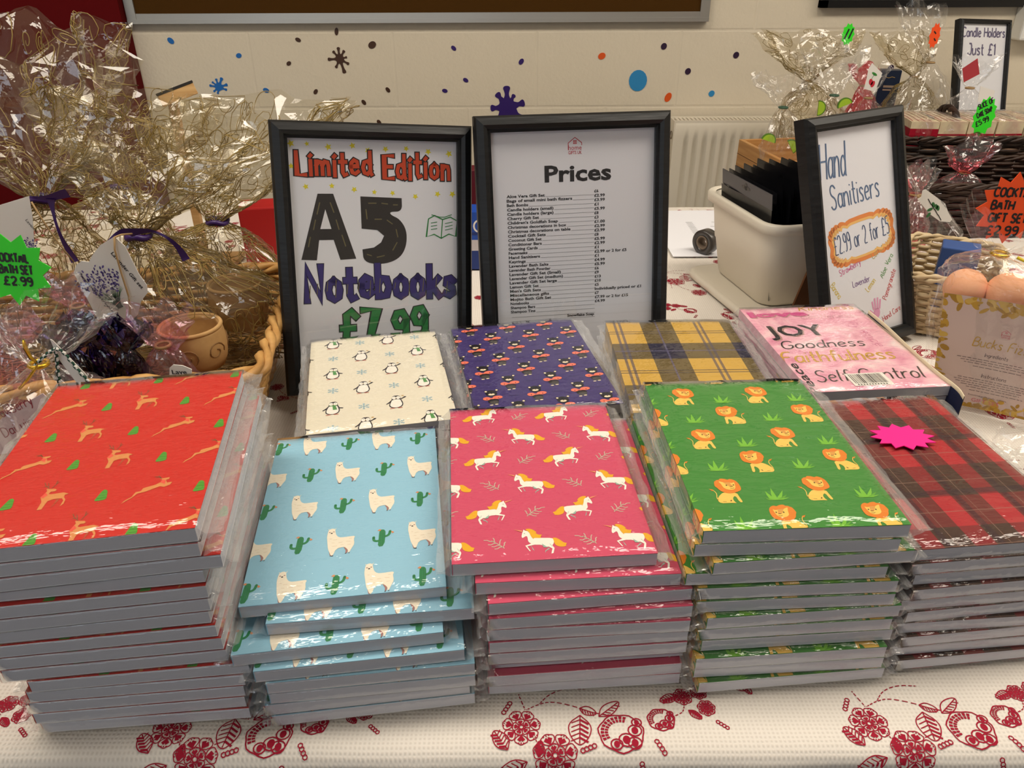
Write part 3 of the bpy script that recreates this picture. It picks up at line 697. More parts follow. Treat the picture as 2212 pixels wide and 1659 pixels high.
# penguins and snowflake
f = TR(275, 780, 21.8, 10.4, .1)
def penguin(wave):
    A = Art()
    if wave: A.line(f(P(360,735,430,705,480,690)), 1.5, 'ink', 1, it=1); A.ell(*f([(470,686)])[0], 1.7, .9, 'ink', 1, .3, 10); A.ell(*f([(425,655)])[0], 1.4, 1.0, 'bronze', 1, n=10)
    else: A.poly(f(P(365,700,420,768,506,783,490,797,408,788)), 'ink', 1)
    A.poly(f(P(180,718,120,768,48,806,60,818,145,790)), 'ink', 1)
    A.blob(f(P(176,685,200,648,270,640,345,648,374,690,375,720,415,775,434,830,412,878,330,908,290,900,230,908,138,882,112,840,140,780,175,725)), 'ink', 2, 1)
    A.blob(f(P(192,728,358,728,385,770,410,830,388,872,310,896,230,896,152,870,136,830,160,780)), 'paper', 3, 1)
    for x in (226, 320): A.ell(*f([(x, 692)])[0], 2.15, 3.0, 'paper', 3, n=12)
    A.ell(*f([(272,700)])[0], .7, .7, 'bronze', 4, n=6)
    for x in (232, 318): A.ell(*f([(x, 688)])[0], .35, .4, 'ink', 4, n=6)
    if not wave: A.poly(f(P(190,722,355,716,360,732,330,735,372,812,280,815,262,738,192,735)), 'scarf', 5)
    A.line(f(P(136,912,236,906)), .8, 'foot', 5); A.line(f(P(308,908,408,906)), .8, 'foot', 5)
    return A
PEN, WAV = penguin(0), penguin(1)
SNO = Art()
for k in range(6):
    a = pi*k/3 + .5; SNO.line([(0, 0), (6.2*cos(a), 6.2*sin(a))], .6, 'ice', 1)
    for q in (2.6, 4.4):
        for s in (-1, 1): SNO.line([(q*cos(a), q*sin(a)), (q*cos(a)+1.7*cos(a+s*.9), q*sin(a)+1.7*sin(a+s*.9))], .5, 'ice', 1)
# bear with arm bands
f = TR(665, 1300, 21.6, 10.0, .45); BEA = Art()
BEA.ell(*f([(715,1375)])[0], 5.6, 5.5, 'ink', 1); BEA.ell(*f([(735,1400)])[0], 4.6, 3.6, 'grey', 1.5)
for x, y in ((680,1448), (790,1440)): BEA.ell(*f([(x, y)])[0], 1.9, .9, 'cream', 2, n=8)
BEA.ell(*f([(650,1215)])[0], 6.2, 6.6, 'ink', 2)
for x, y in ((522,1172), (765,1158)): BEA.ell(*f([(x, y)])[0], 1.9, 2.2, 'ink', 1, n=10); BEA.ell(*f([(x, y)])[0], 1.3, 1.4, 'cream', 3, n=8)
BEA.ell(*f([(658,1238)])[0], 3.4, 2.0, 'cream', 3, n=12); BEA.ell(*f([(660,1226)])[0], .8, .6, 'ink', 4, n=8)
for x in (600, 715): BEA.ell(*f([(x, 1203)])[0], .6, .6, 'grey', 4, n=6)
BEA.ell(*f([(560,1318)])[0], 4.0, 3.3, 'coral', 5); BEA.ell(*f([(800,1308)])[0], 5.2, 3.2, 'coral', 5); BEA.line(f(P(560,1316,700,1325,800,1306)), 2.2, 'coral', 5)
for x, y in ((563,1326), (822,1318)): BEA.ell(*f([(x, y)])[0], .7, .8, 'ink', 6, n=8)
WVE = Art(); WVE.line([(-5, 0), (-2, .8), (1, -.4), (5, .5)], .8, 'wave', 1)

def cover_unicorn():
    A = Art()
    for j in range(-1, 4):
        for i in range(-1, 3):
            x, y = 67.5*i, 70*j
            A.put(UNI, 30+x, 55+y); A.put(UNI, 65+x, 19+y, flip=True); A.put(SPRIG, 64.5+x, 54+y); A.put(SPRIG, 32+x, 19+y, flip=True)
    return A
def cover_llama():
    A = Art()
    for j in range(-1, 4):
        for i in range(-1, 3):
            x, y = 64*i, 91*j
            A.put(LLA, 35+x, 15+y); A.put(LLA, 4+x, 59+y); A.put(CAC, 3+x, 13+y); A.put(CAC, 36+x, 59.5+y)
    return A
def cover_lion():
    A = Art()
    for j in range(-1, 4):
        for i in range(-1, 3):
            x, y = 67.5*i, 70*j
            A.put(LIO, 31+x, 43.5+y, flip=True); A.put(LIO, 63+x, 10+y); A.put(GRA, 65+x, 37+y); A.put(GRA, 32+x, 5+y)
    return A
def cover_deer():
    A = Art()
    for j in range(-1, 4):
        for i in range(-2, 3):
            x, y = 120*i, 80.5*j
            A.put(DEE, 49+x, 49+y); A.put(LEA, 109+x, 48+y); A.put(DEE, 79+x, 10+y); A.put(LEA, 139+x, 9+y)
            for q in (22, 80): A.put(TRE, q+x, 45+y)
            for q in (50, 109): A.put(TRE, q+x, 5+y)
    return A
def cover_penguin():
    A = Art()
    for j in range(-1, 4):
        for i in range(-1, 2):
            x, y = 128*i, 75.3*j
            A.put(PEN, 26+x, 45+y); A.put(SNO, 57+x, 43+y); A.put(WAV, 90+x, 45+y); A.put(SNO, 122+x, 45+y)
            A.put(SNO, 26+x, 82+y); A.put(WAV, 57.5+x, 83+y); A.put(SNO, 90+x, 81+y); A.put(PEN, 122+x, 84+y)
    return A
def cover_bear():
    A = Art()
    for j in range(-1, 5):
        for i in range(-1, 4):
            x, y = 46*i, 54.3*j
            A.put(BEA, 20+x, 37+y); A.put(BEA, 43+x, 10+y); A.put(WVE, 43+x, 37+y); A.put(WVE, 20+x, 10+y)
    return A
def cover_words():
    A = Art()
    font_art(A, 'love', 4, 183, 15, 'rose', 3, bold=.05, width=74); font_art(A, 'love', 5, 181.6, 15, 'wood', 2, bold=.05, width=74)
    font_art(A, 'JOY', 9.2, 127.4, 29, 'wood', 1, bold=.03, width=70); font_art(A, 'JOY', 8, 129, 29, 'ink', 2, bold=.02, width=70)
    pen(A, 'Kindness', 72, 197, 12, 1.4, 'gold', 2, width=70, slant=.3, it=2)
    pen(A, 'Gentleness', 64, 173, 12, .45, 'wood', 1, width=66, slant=.35, it=2)
    pen(A, 'Goodness', 10.8, 96.4, 19, 1.3, 'wood', 1, width=96, slant=.25, it=2); pen(A, 'Goodness', 10, 97, 19, 1.7, 'ink', 2, width=96, slant=.25, it=2)
    pen(A, 'Faithfulness', -1.2, 63.4, 25, 1.7, 'wood', 1, width=126, slant=.2, it=2); pen(A, 'Faithfulness', -2, 64, 25, 2.2, 'gold', 2, width=126, slant=.2, it=2)
    pen(A, 'Self Control', 16.7, 19.4, 24, 1.2, 'wood', 1, width=116, slant=.25, it=2); pen(A, 'Self Control', 16, 20, 24, 1.6, 'ink', 2, width=116, slant=.25, it=2)
    font_art(A, 'Peace', 10, -3, 10.5, 'ink', 2, a=pi/2, bold=.02, width=66)
    pen(A, 'Patience', 118, 174, 12, .4, 'rose', 1, a=-pi/2, width=80, slant=.2, it=2)
    return A
def barcode_art():
    A = Art(); A.rect(50, 8, 92, 34, 'label', 4)
    x = 53.0; r = random.Random(5)
    while x < 88:
        q = r.choice((.5, .5, .9, 1.4)); A.rect(x, 13, x+q, 32, 'ink', 5); x += q + r.choice((.5, .7, 1.1))
    for i in range(11): A.rect(54+i*3, 9.5, 55.6+i*3, 11.5, 'ink', 5)
    return A

def cover_node_mat(name, fn, rough=.35):
    m = bpy.data.materials.new(name); m.use_nodes = True; nt = m.node_tree
    b = nt.nodes['Principled BSDF']; b.inputs['Roughness'].default_value = rough
    tc = nt.nodes.new('ShaderNodeTexCoord'); sp = nt.nodes.new('ShaderNodeSeparateXYZ'); nt.links.new(tc.outputs['Object'], sp.inputs[0])
    def math_(op, a, v=None, w=None):
        n = nt.nodes.new('ShaderNodeMath'); n.operation = op
        for i, q in enumerate((a, v, w)):
            if q is None: continue
            if isinstance(q, (int, float)): n.inputs[i].default_value = q
            else: nt.links.new(q, n.inputs[i])
        return n.outputs[0]
    def band(ax, lo, hi, per):      # millimetres measured from the cover's lower left corner
        off = .074 if ax == 0 else .105
        c = math_('MULTIPLY', math_('ADD', sp.outputs[ax], off + per*.05), 1000/per)
        return math_('LESS_THAN', math_('FRACT', math_('SUBTRACT', c, lo/per)), (hi-lo)/per)
    def mix(fac, a, c):
        n = nt.nodes.new('ShaderNodeMix'); n.data_type = 'RGBA'
        for i, q in ((0, fac), (6, a), (7, c)):
            if isinstance(q, tuple): n.inputs[i].default_value = q
            elif isinstance(q, (int, float)): n.inputs[i].default_value = q
            else: nt.links.new(q, n.inputs[i])
        return n.outputs[2]
    nt.links.new(fn(tc, nt, math_, band, mix), b.inputs['Base Color'])
    return m
def tartan_yellow(tc, nt, M_, band, mix):
    ox, oy = band(0, 40, 78, 96), band(1, 16, 54, 96)
    c = rgb(206, 164, 70)
    c = mix(M_('MAXIMUM', ox, oy), c, rgb(104, 88, 52)); c = mix(M_('MULTIPLY', ox, oy), c, rgb(32, 32, 58))
    lx = M_('MAXIMUM', band(0, 8, 11, 96), band(0, 14, 17, 96)); ly = M_('MAXIMUM', band(1, 79, 81, 96), band(1, 84, 86, 96))
    c = mix(M_('MULTIPLY', lx, .75), c, rgb(66, 62, 84)); c = mix(M_('MULTIPLY', ly, .75), c, rgb(66, 58, 56))
    mx = M_('MAXIMUM', band(0, 58, 60, 96), band(1, 34, 36, 96)); c = mix(M_('MULTIPLY', M_('MULTIPLY', mx, M_('MAXIMUM', ox, oy)), .6), c, rgb(96, 92, 130))
    return c
def tartan_red(tc, nt, M_, band, mix):
    n = nt.nodes.new('ShaderNodeTexNoise'); n.inputs['Scale'].default_value = 40; nt.links.new(tc.outputs['Object'], n.inputs[0])
    rx, ry = band(0, 55, 72, 41), band(1, 22, 58, 77)
    c = mix(n.outputs[0], rgb(58, 36, 32), rgb(74, 52, 42))
    c = mix(M_('MULTIPLY', M_('MAXIMUM', rx, M_('MULTIPLY', ry, .55)), .8), c, rgb(142, 32, 42)); c = mix(M_('MULTIPLY', rx, ry), c, rgb(176, 38, 48))
    c = mix(M_('MULTIPLY', M_('MAXIMUM', band(0, 74, 79, 41), band(1, 60, 66, 77)), .6), c, rgb(46, 26, 40))
    c = mix(M_('MULTIPLY', M_('MAXIMUM', band(0, 83, 83.6, 41), band(1, 39, 39.7, 38.5)), .6), c, rgb(150, 120, 104))
    return c
def marble_pink(tc, nt, M_, band, mix):
    n = nt.nodes.new('ShaderNodeTexNoise'); n.inputs['Scale'].default_value = 22; n.inputs['Detail'].default_value = 6; n.inputs['Distortion'].default_value = 1.5; nt.links.new(tc.outputs['Object'], n.inputs[0])
    r = nt.nodes.new('ShaderNodeValToRGB'); e = r.color_ramp.elements
    e[0].position = .3; e[0].color = rgb(214, 128, 158); e[1].position = .72; e[1].color = rgb(246, 226, 224)
    q = r.color_ramp.elements.new(.5); q.color = rgb(240, 178, 194); nt.links.new(n.outputs[0], r.inputs[0])
    return r.outputs[0]

def ink(*c): return mat('print_%d_%d_%d' % c, rgb(*c), .38)
STYLES = {
 'reindeer': ('red reindeer', ink(208, 44, 34), cover_deer, dict(tan=(222, 144, 82), rust=(186, 84, 52), rose=(236, 92, 72), olive=(140, 92, 58), green=(84, 160, 52), dgreen=(52, 116, 40))),
 'llama': ('pale blue llama', ink(152, 204, 228), cover_llama, dict(cream=(248, 238, 216), mauve=(168, 122, 116), hoof=(30, 28, 30), tick=(222, 200, 168), green=(52, 136, 86), dgreen=(40, 112, 72), bud=(226, 150, 104))),
 'unicorn': ('pink unicorn', ink(214, 80, 110), cover_unicorn, dict(gold=(240, 178, 42), white=(252, 246, 232), shade=(160, 188, 174), horn=(246, 160, 112), leaf=(206, 188, 168))),
 'lion': ('green lion', ink(66, 138, 58), cover_lion, dict(sand=(250, 204, 98), mane=(232, 132, 44), tan=(224, 160, 80), brown=(70, 46, 26), lime=(124, 194, 62), leaf=(100, 170, 52))),
 'penguin': ('cream penguin', ink(236, 228, 206), cover_penguin, dict(ink=(48, 42, 46), paper=(250, 244, 232), bronze=(196, 158, 90), scarf=(90, 152, 84), foot=(212, 92, 72), ice=(158, 204, 222))),
 'bear': ('navy bear', ink(66, 54, 112), cover_bear, dict(ink=(28, 26, 30), grey=(72, 70, 66), cream=(244, 226, 190), coral=(244, 124, 98), wave=(50, 42, 88))),
 'yellow': ('yellow tartan', cover_node_mat('yellow_tartan', tartan_yellow), None, {}),
 'redtartan': ('dark red tartan', cover_node_mat('red_tartan', tartan_red), None, {}),
 'words': ('pink marbled inspirational', cover_node_mat('pink_marble', marble_pink), cover_words, dict(rose=(206, 84, 140), ink=(34, 34, 36), wood=(176, 136, 130), gold=(206, 158, 58), label=(240, 236, 226))),
}
M_PAGE = mat('page_edges', rgb(206, 205, 212), .75, .2, bump=(1, .25, .0006, (6, 6, 2600)))
M_BACK = mat('back_cover_white', rgb(236, 236, 238), .5)
FILM_BOOK = film_mat('shrink_film', gain=1.15, base=.012, rough=.09, bump=(40, .75, .004, (1, 2.0, 1)))
FILM_FLAP = film_mat('shrink_film_ends', gain=1.2, base=.03, rough=.09, bump=(60, .6, .003, (1, 1, 1)), haze=.10)
mm = .001
def make_cover(style):
    lab, base, fn, cols = STYLES[style]
    w = MB(); t = .5
    w.box((-BW/2*mm, -BD/2*mm, (BT-t)*mm), (BW/2*mm, BD/2*mm, BT*mm), base)
    w.box((-BW/2*mm, -BD/2*mm, t*mm), ((-BW/2+t)*mm, BD/2*mm, (BT-t)*mm), base)
    w.box((-BW/2*mm, -BD/2*mm, 0), (BW/2*mm, BD/2*mm, t*mm), M_BACK if style not in ('yellow', 'redtartan') else base)
    if fn:
        A = fn(); mats = {k: ink(*c) for k, c in cols.items()}
        w.tris(A.clip(0, 0, BW, BD).t, lambda u, v, l: ((u-BW/2)*mm, (v-BD/2)*mm, BT*mm + .00012 + l*.00005), mats)
        if style != 'words': w.tris(A.clip(-BT+.4, 0, 0, BD).t, lambda u, v, l: (-BW/2*mm - .00012 - l*.00004, (v-BD/2)*mm, (BT+u)*mm), mats)
    return w.build('cover')
def make_pages():
    w = MB(); w.box(((-BW/2+.5)*mm, (-BD/2+.15)*mm, .5*mm), ((BW/2-.15)*mm, (BD/2-.15)*mm, (BT-.5)*mm), M_PAGE); return w.build('page_block')
def make_wrap(seed, puff, flapL, flapR):
    """film sleeve: a flattened tube sealed and crumpled at both ends"""
    w = MB(); rnd = random.Random(seed); T = BT
    xs = [-BW/2-flapL*k for k in (1, .82, .6, .42, .24, .1)] + [-BW/2-.8] + [-BW/2+BW*k/18 for k in range(1, 18)] + [BW/2+.8] + [BW/2+flapR*k for k in (.1, .24, .42, .6, .82, 1)]
    def ring(x):
        out = []; e = max(0, abs(x)-BW/2-1); fl = flapL if x < 0 else flapR; q = min(1, e/(fl*.45)) if fl > 0 else 0
        top = T+.35+puff*(.8 if e == 0 else .3); yb = BD/2+1.1
        pts = [(-yb, k) for k in (.1, .5, .9)] + [(-yb+.2+(2*yb-.4)*k/15, 1.0) for k in range(16)] + [(yb, k) for k in (.9, .5, .1)] + [(yb-.2-(2*yb-.4)*k/15, 0.0) for k in range(16)]
        for y, h in pts:
            z = h*top - .15*(1-h)
            if q > 0:
                mid = T*.45 + 2.6*noise.noise(Vector((y*.06+seed, x*.05, seed)))
                z = z*(1-q) + (mid + (h-.5)*1.2)*q
                n = noise.noise_vector(Vector((x*.16+seed*3, y*.11, h*2)))
                z += n.z*2.6*q; y += n.y*2.0*q; xx = x + n.x*3.2*q
            else:
                xx = x; n = noise.noise(Vector((x*.035+seed, y*.02, seed*1.7))); n2 = abs(noise.noise(Vector((x*.05+y*.045, y*.012-x*.02, seed+4))))
                if h == 1.0: z += puff*(.9*n+1.5*n2)
                elif 0 < h < 1: y += (-1 if y < 0 else 1)*(.3+.5*abs(noise.noise(Vector((x*.03, z*.2, seed)))))
            out.append((xx*mm, y*mm, z*mm))
        return out
    R = [ring(x) for x in xs]; nu = len(R[0]); Pn = [p for r in R for p in r]
    n0 = len(w.f); w.grid(Pn, nu, len(xs), FILM_BOOK, smooth=True, tri=True, wrap=True)
    mf = w.m(FILM_FLAP)
    for i, fc in enumerate(w.f):     # crumpled ends stay faceted
        if max(abs(w.v[k][0]) for k in fc) > (BW/2+2)*mm: w.sm[i] = False; w.mi[i] = mf
    return w.build('film_wrapper')
_pg = make_pages(); PAGES = _pg.data; bpy.data.objects.remove(_pg)
WRAPS = []
for args in ((1, .0, 10, 15), (2, .0, 8, 12), (3, .0, 11, 10), (4, 1.0, 10, 16), (5, 1.0, 11, 12), (6, 1.1, 9, 14)):
    o = make_wrap(*args); WRAPS.append(o.data); bpy.data.objects.remove(o)
ORD = ['topmost', 'second', 'third', 'fourth', 'fifth', 'sixth', 'seventh', 'eighth', 'ninth', 'tenth', 'eleventh', 'twelfth', 'thirteenth', 'fourteenth', 'fifteenth', 'sixteenth']
def stack(style, top, bot, n, fr=None, off=None, where='', tilt=(0, 0), seed=0, wrap_top=3, amp=.0022, ztop=None):
    lab = STYLES[style][0]; rnd = random.Random(seed+11)
    co = make_cover(style); cover = co.data; bpy.data.objects.remove(co)
    zt = top[2]; pitch = zt/n
    master = None
    for k in range(n):
        t = fr[min(k, len(fr)-1)] if fr else k/(n-1)
        d = (off or {}).get(k, (rnd.uniform(-amp, amp), rnd.uniform(-amp, amp)*.5, rnd.uniform(-.018, .018)) if k else (0, 0, 0))
        x = top[0]+(bot[0]-top[0])*t+d[0]; y = top[1]+(bot[1]-top[1])*t+d[1]; yaw = top[3]+(bot[2]-top[3])*t+d[2]
        z = zt - (k+1)*pitch + .0004
        if k == 0: s = '%s notebook, topmost of its stack%s' % (lab, where)
        elif k == n-1: s = '%s notebook lying lowest, on the tablecloth%s' % (lab, where)
        else: s = '%s notebook, %s from the top of its stack%s' % (lab, ORD[k], where)
        tl = tilt if k == 0 else (0, 0)
        rot = (tl[0], tl[1], yaw)
        if master is None:
            o = thing('notebook', s, 'notebook', (x, y, z), rot, lab + ' notebooks')
            for nm, me in (('cover', cover), ('page_block', PAGES), ('film_wrapper', WRAPS[wrap_top])):
                c = bpy.data.objects.new(nm, me); COL.objects.link(c); c.parent = o
            master = o; kids = list(o.children)
        else:
            o = master.copy(); COL.objects.link(o); o.location = (x, y, z); o.rotation_euler = rot; o['label'] = s
            for ch in kids:
                c = ch.copy(); COL.objects.link(c); c.parent = o
                if ch.name.startswith('film'): c.data = WRAPS[rnd.randrange(3)]
    return master
def corner_bot(px, py, yaw):      # centre of a lowest notebook from the spot its front left corner touches the cloth
    c = at_height(px, py, 0); ux = Vector((cos(yaw), sin(yaw), 0)); uy = Vector((-sin(yaw), cos(yaw), 0))
    q = c + ux*.074 + uy*.105; return (q.x, q.y, yaw)
B_DEER = stack('reindeer', (-.2893, .4623, .182, .164), (-.2791, .469, .0861), 15, off={1: (-.001, .0, .0), 2: (.009, .002, .01), 3: (-.003, .003, -.012), 4: (-.004, .0, .0), 5: (-.006, 0, .006), 6: (-.008, .001, 0), 7: (-.006, 0, .004), 8: (-.004, 0, 0), 9: (-.004, 0, .006), 10: (.010, 0, .0), 11: (.005, 0, -.006), 12: (.002, 0, .0), 13: (.0, 0, .004)}, where=' at the front left', seed=1)
B_LLAMA = stack('llama', (-.1352, .5070, .0925, .1244), (-.1172, .4765, .1128), 8, fr=[0, .5, .9, .96, 1, 1, 1, 1], off={1: (.014, .006, -.02), 2: (-.019, .003, .025), 3: (-.004, 0, .015), 4: (.004, 0, 0), 5: (.005, 0, -.01)}, tilt=(.02, -.008), seed=2, wrap_top=5)
B_UNI = stack('unicorn', (.0229, .5153, .1186, .0736), (.0485, .4989, .0676), 10, fr=[0, .55, .9, 1, 1, 1, 1, 1, 1, 1], off={1: (.004, .002, -.01), 2: (0, .002, .03), 7: (.0, .006, .01)}, seed=3, wrap_top=4)
B_LION = stack('lion', (.2023, .5179, .1441, .0417), (.2048, .5019, .0819), 12, off={1: (-.004, .001, -.01), 2: (.004, .0, .035), 3: (-.010, .001, -.005), 6: (.003, 0, .02), 7: (0, .001, .0), 8: (.003, .003, 0), 9: (-.002, -.002, 0)}, seed=4, wrap_top=3)
B_RT = stack('redtartan', (.3502, .5343, .1132, .0953), corner_bot(1928, 1447, .09), 10, off={1: (.005, .0, .01), 2: (.010, .002, .0), 3: (.006, 0, .02), 5: (.004, .002, .02), 8: (-.004, .002, .0)}, seed=5, wrap_top=5)
stack('penguin', (-.1470, .7290, .0934, .1983), (-.147, .733, .17), 8, seed=6, wrap_top=4, where=' before the left framed sign')
stack('bear', (.0193, .7420, .1027, .1915), (.0193, .745, .17), 9, seed=7, wrap_top=3, where=' before the price list')
stack('yellow', (.189, .7300, .1102, .0181), (.190, .735, .04), 9, seed=8, wrap_top=5)
WORDS = stack('words', (.3672, .7733, .1094, .0836), (.368, .775, .08), 9, seed=9, wrap_top=4)

mb = MB(); mb.tris(barcode_art().t, lambda u, v, l: ((u-BW/2)*mm, (v-BD/2)*mm, BT*mm+.0003+l*.00005), {k: ink(*c) for k, c in STYLES['words'][3].items()})
_c = [c for c in WORDS.children if c.name.startswith('cover')][0]
_o = mb.build('barcode_label', _c); _o['label'] = 'white barcode label on the pink cover'
# ================================================================== FRAMED SIGNS
M_FRAME = mat('black_stained_wood', rgb(11, 12, 14), .42, .4, bump=(14, .35, .002, (1, 1, 9)), var=(18, rgb(20, 22, 25), 6, (1, 1, 14)))
M_PAPER = mat('sign_paper', rgb(240, 241, 248), .6, .3)
M_MDF = mat('brown_backing_board', rgb(96, 62, 36), .7, .2)
M_GLASS = film_mat('frame_glass', gain=1.0, base=.0, rough=.015, bump=(3, .02, .001, (1, 1, 1)))
def plate_matrix(x, y, z, yaw, lean, roll):
    ux = Vector((cos(yaw), sin(yaw), 0)); bk = Vector((-sin(yaw), cos(yaw), 0))
    up = cos(lean)*Vector((0, 0, 1)) + sin(lean)*bk
    ux, up = cos(roll)*ux + sin(roll)*up, cos(roll)*up - sin(roll)*ux
    n = up.cross(ux)                       # towards the back
    m = Matrix((ux, n, up)).transposed().to_4x4(); m.translation = (x, y, z); return m
def framed_sign(label, x, y, z, yaw, lean, roll, w_, h_, b, art, cols, strut=True, group=None):
    t = thing('framed_sign', label, 'framed sign', group=group); t.matrix_world = plate_matrix(x, y, z, yaw, lean, roll)
    prof = [(0, .016), (0, -.001), (.0025, -.006), (b*.55, -.0095), (b*.78, -.0075), (b*.86, -.0045), (b, -.004), (b, .002)]
    w = MB(); mi = w.m(M_FRAME); loops = []
    for d, dep in prof: loops.append(w.add([(-w_/2+d, dep, d), (w_/2-d, dep, d), (w_/2-d, dep, h_-d), (-w_/2+d, dep, h_-d)]))
    for p, q in zip(loops, loops[1:]):
        for j in range(4): w.face((p+j, p+(j+1) % 4, q+(j+1) % 4, q+j), mi)
    w.build('frame', t)
    w = MB(); w.box((-w_/2+.004, .006, .004), (w_/2-.004, .013, h_-.004), M_MDF); bb = w.build('backing_board', t)
    pw, ph = w_-2*b, h_-2*b
    w = MB(); w.box((-pw/2-.003, .003, b-.003), (pw/2+.003, .0045, h_-b+.003), M_PAPER)
    mats = {k: (mat('ink_%d_%d_%d' % c, rgb(*c), .55)) for k, c in cols.items()}
    w.tris(art.clip(0, -ph*1000, pw*1000, 0).t, lambda u, v, l: (-pw/2+u*mm, .0029-l*.00005, h_-b+v*mm), mats)
    w.build('sign_sheet', t)
    w = MB(); w.box((-pw/2-.002, -.0012, b-.002), (pw/2+.002, -.0002, h_-b+.002), M_GLASS); w.build('glass', t)
    if strut:
        w = MB(); ln = h_*.62; a = .52
        q = Matrix.Translation((0, .014, h_*.66)) @ Matrix.Rotation(a, 4, 'X')
        w.extrude([(-.022, 0), (.022, 0), (.042, -ln), (-.042, -ln)], lambda u, v, d: q @ Vector((u, d, v)), .003, M_MDF); w.build('easel_strut', bb)
    return t
def star5(A, x, y, r, k, l, a=0): A.poly([(x+(r if i % 2 == 0 else r*.45)*cos(a+pi*i/5), y+(r if i % 2 == 0 else r*.45)*sin(a+pi*i/5)) for i in range(10)], k, l)

# --- left sign: Limited Edition A5 Notebooks
A = Art(); W_ = 200
r = random.Random(2)
for x, y in ((4, -6), (22, -6), (46, -9), (74, -7), (92, -12), (113, -10), (138, -9), (165, -12), (191, -14), (3, -31), (112, -30), (18, -54), (48, -53), (74, -57), (98, -60), (120, -61), (148, -65), (176, -62), (195, -62)): star5(A, x, y, r.uniform(3, 4.6), 'yel', 1, r.uniform(0, 6))
def block(A, t, x, y, h, width, wo, wi, ko, ki, seed=1):
    B = Art(); rn = random.Random(seed); pen(B, t, x, y, h, wo, ko, 3, width=width, jig=.05, square=True, rnd=rn, gap=.30)
    C = Art(); rn = random.Random(seed); pen(C, t, x, y, h, wi, ki, 5, width=width, jig=.05, square=True, rnd=rn, gap=.30)
    A.t += B.t + C.t
block(A, 'Limited', 9, -40, 25, 86, 6.8, 4.3, 'blk', 'red', 3); block(A, 'Edition', 111, -43, 27, 80, 6.8, 4.3, 'blk', 'red', 4)
A.poly([(31, -62), (49, -62), (73, -139), (54, -140), (47, -116), (30, -116), (26, -140), (8, -139)], 'tar', 3)
A.poly([(39, -80), (45, -103), (32, -103)], 'pap', 4)
five = [(81, -65), (131, -67), (131, -83), (116, -83), (117, -87), (128, -92), (136, -105), (136, -122), (130, -136), (118, -144), (100, -147), (82, -143), (81, -128), (95, -126), (104, -120), (108, -112), (100, -105), (81, -103)]
A.poly(five[:2]+smoothline(five[1:13], 2)[1:]+five[13:], 'tar', 3)
for p, q in (((33, -72), (29, -86)), ((27, -92), (24, -104)), ((20, -112), (17, -124)), ((45, -72), (49, -84)), ((51, -92), (54, -104)), ((57, -110), (61, -124)), ((90, -73), (100, -73)), ((106, -73), (114, -74)), ((120, -75), (126, -75)), ((87, -80), (88, -92)), ((97, -92), (106, -92)), ((112, -93), (119, -98)), ((123, -104), (125, -114)), ((124, -120), (118, -130)), ((108, -136), (98, -138)), ((92, -136), (86, -134))): A.line([p, q], 1.3, 'dash', 5)
bk = [(164, -92), (172, -88), (182, -93), (192, -90), (201, -95), (199, -114), (190, -111), (180, -116), (171, -111), (161, -114), (164, -92)]
A.line(bk, 1.3, 'grn', 3); A.line([(182, -93), (180, -116)], 1.2, 'grn', 3); A.line([(168, -87), (182, -91), (194, -87)], .9, 'grn', 3, it=1)
for y in (-97, -101, -105): A.line([(167, y), (175, y+1)], .8, 'grn', 3); A.line([(185, y-1), (195, y+1)], .8, 'grn', 3)
block(A, 'Notebooks', 12, -187, 38, 184, 9.4, 7.6, 'blk', 'vio', 8)
for i, x in enumerate((15, 24, 36, 46, 60, 74, 88, 100, 119, 137, 155, 172, 186)): A.line([(x, -186+(i % 3)*4), (x+1.5, -170+(i % 4)*2)], .9, 'dash', 7)
block(A, '£7.99', 52, -244, 38, 106, 10, 7.4, 'blk', 'grn', 5)
framed_sign('black framed handmade sign advertising limited edition A5 notebooks', -.1664, .8515, .008, .3408, .2202, -.095, .238, .325, .019, A,
            dict(yel=(240, 226, 50), red=(206, 74, 40), blk=(34, 32, 32), tar=(52, 48, 46), pap=(236, 236, 240), dash=(120, 112, 76), grn=(44, 138, 68), vio=(62, 52, 122)))
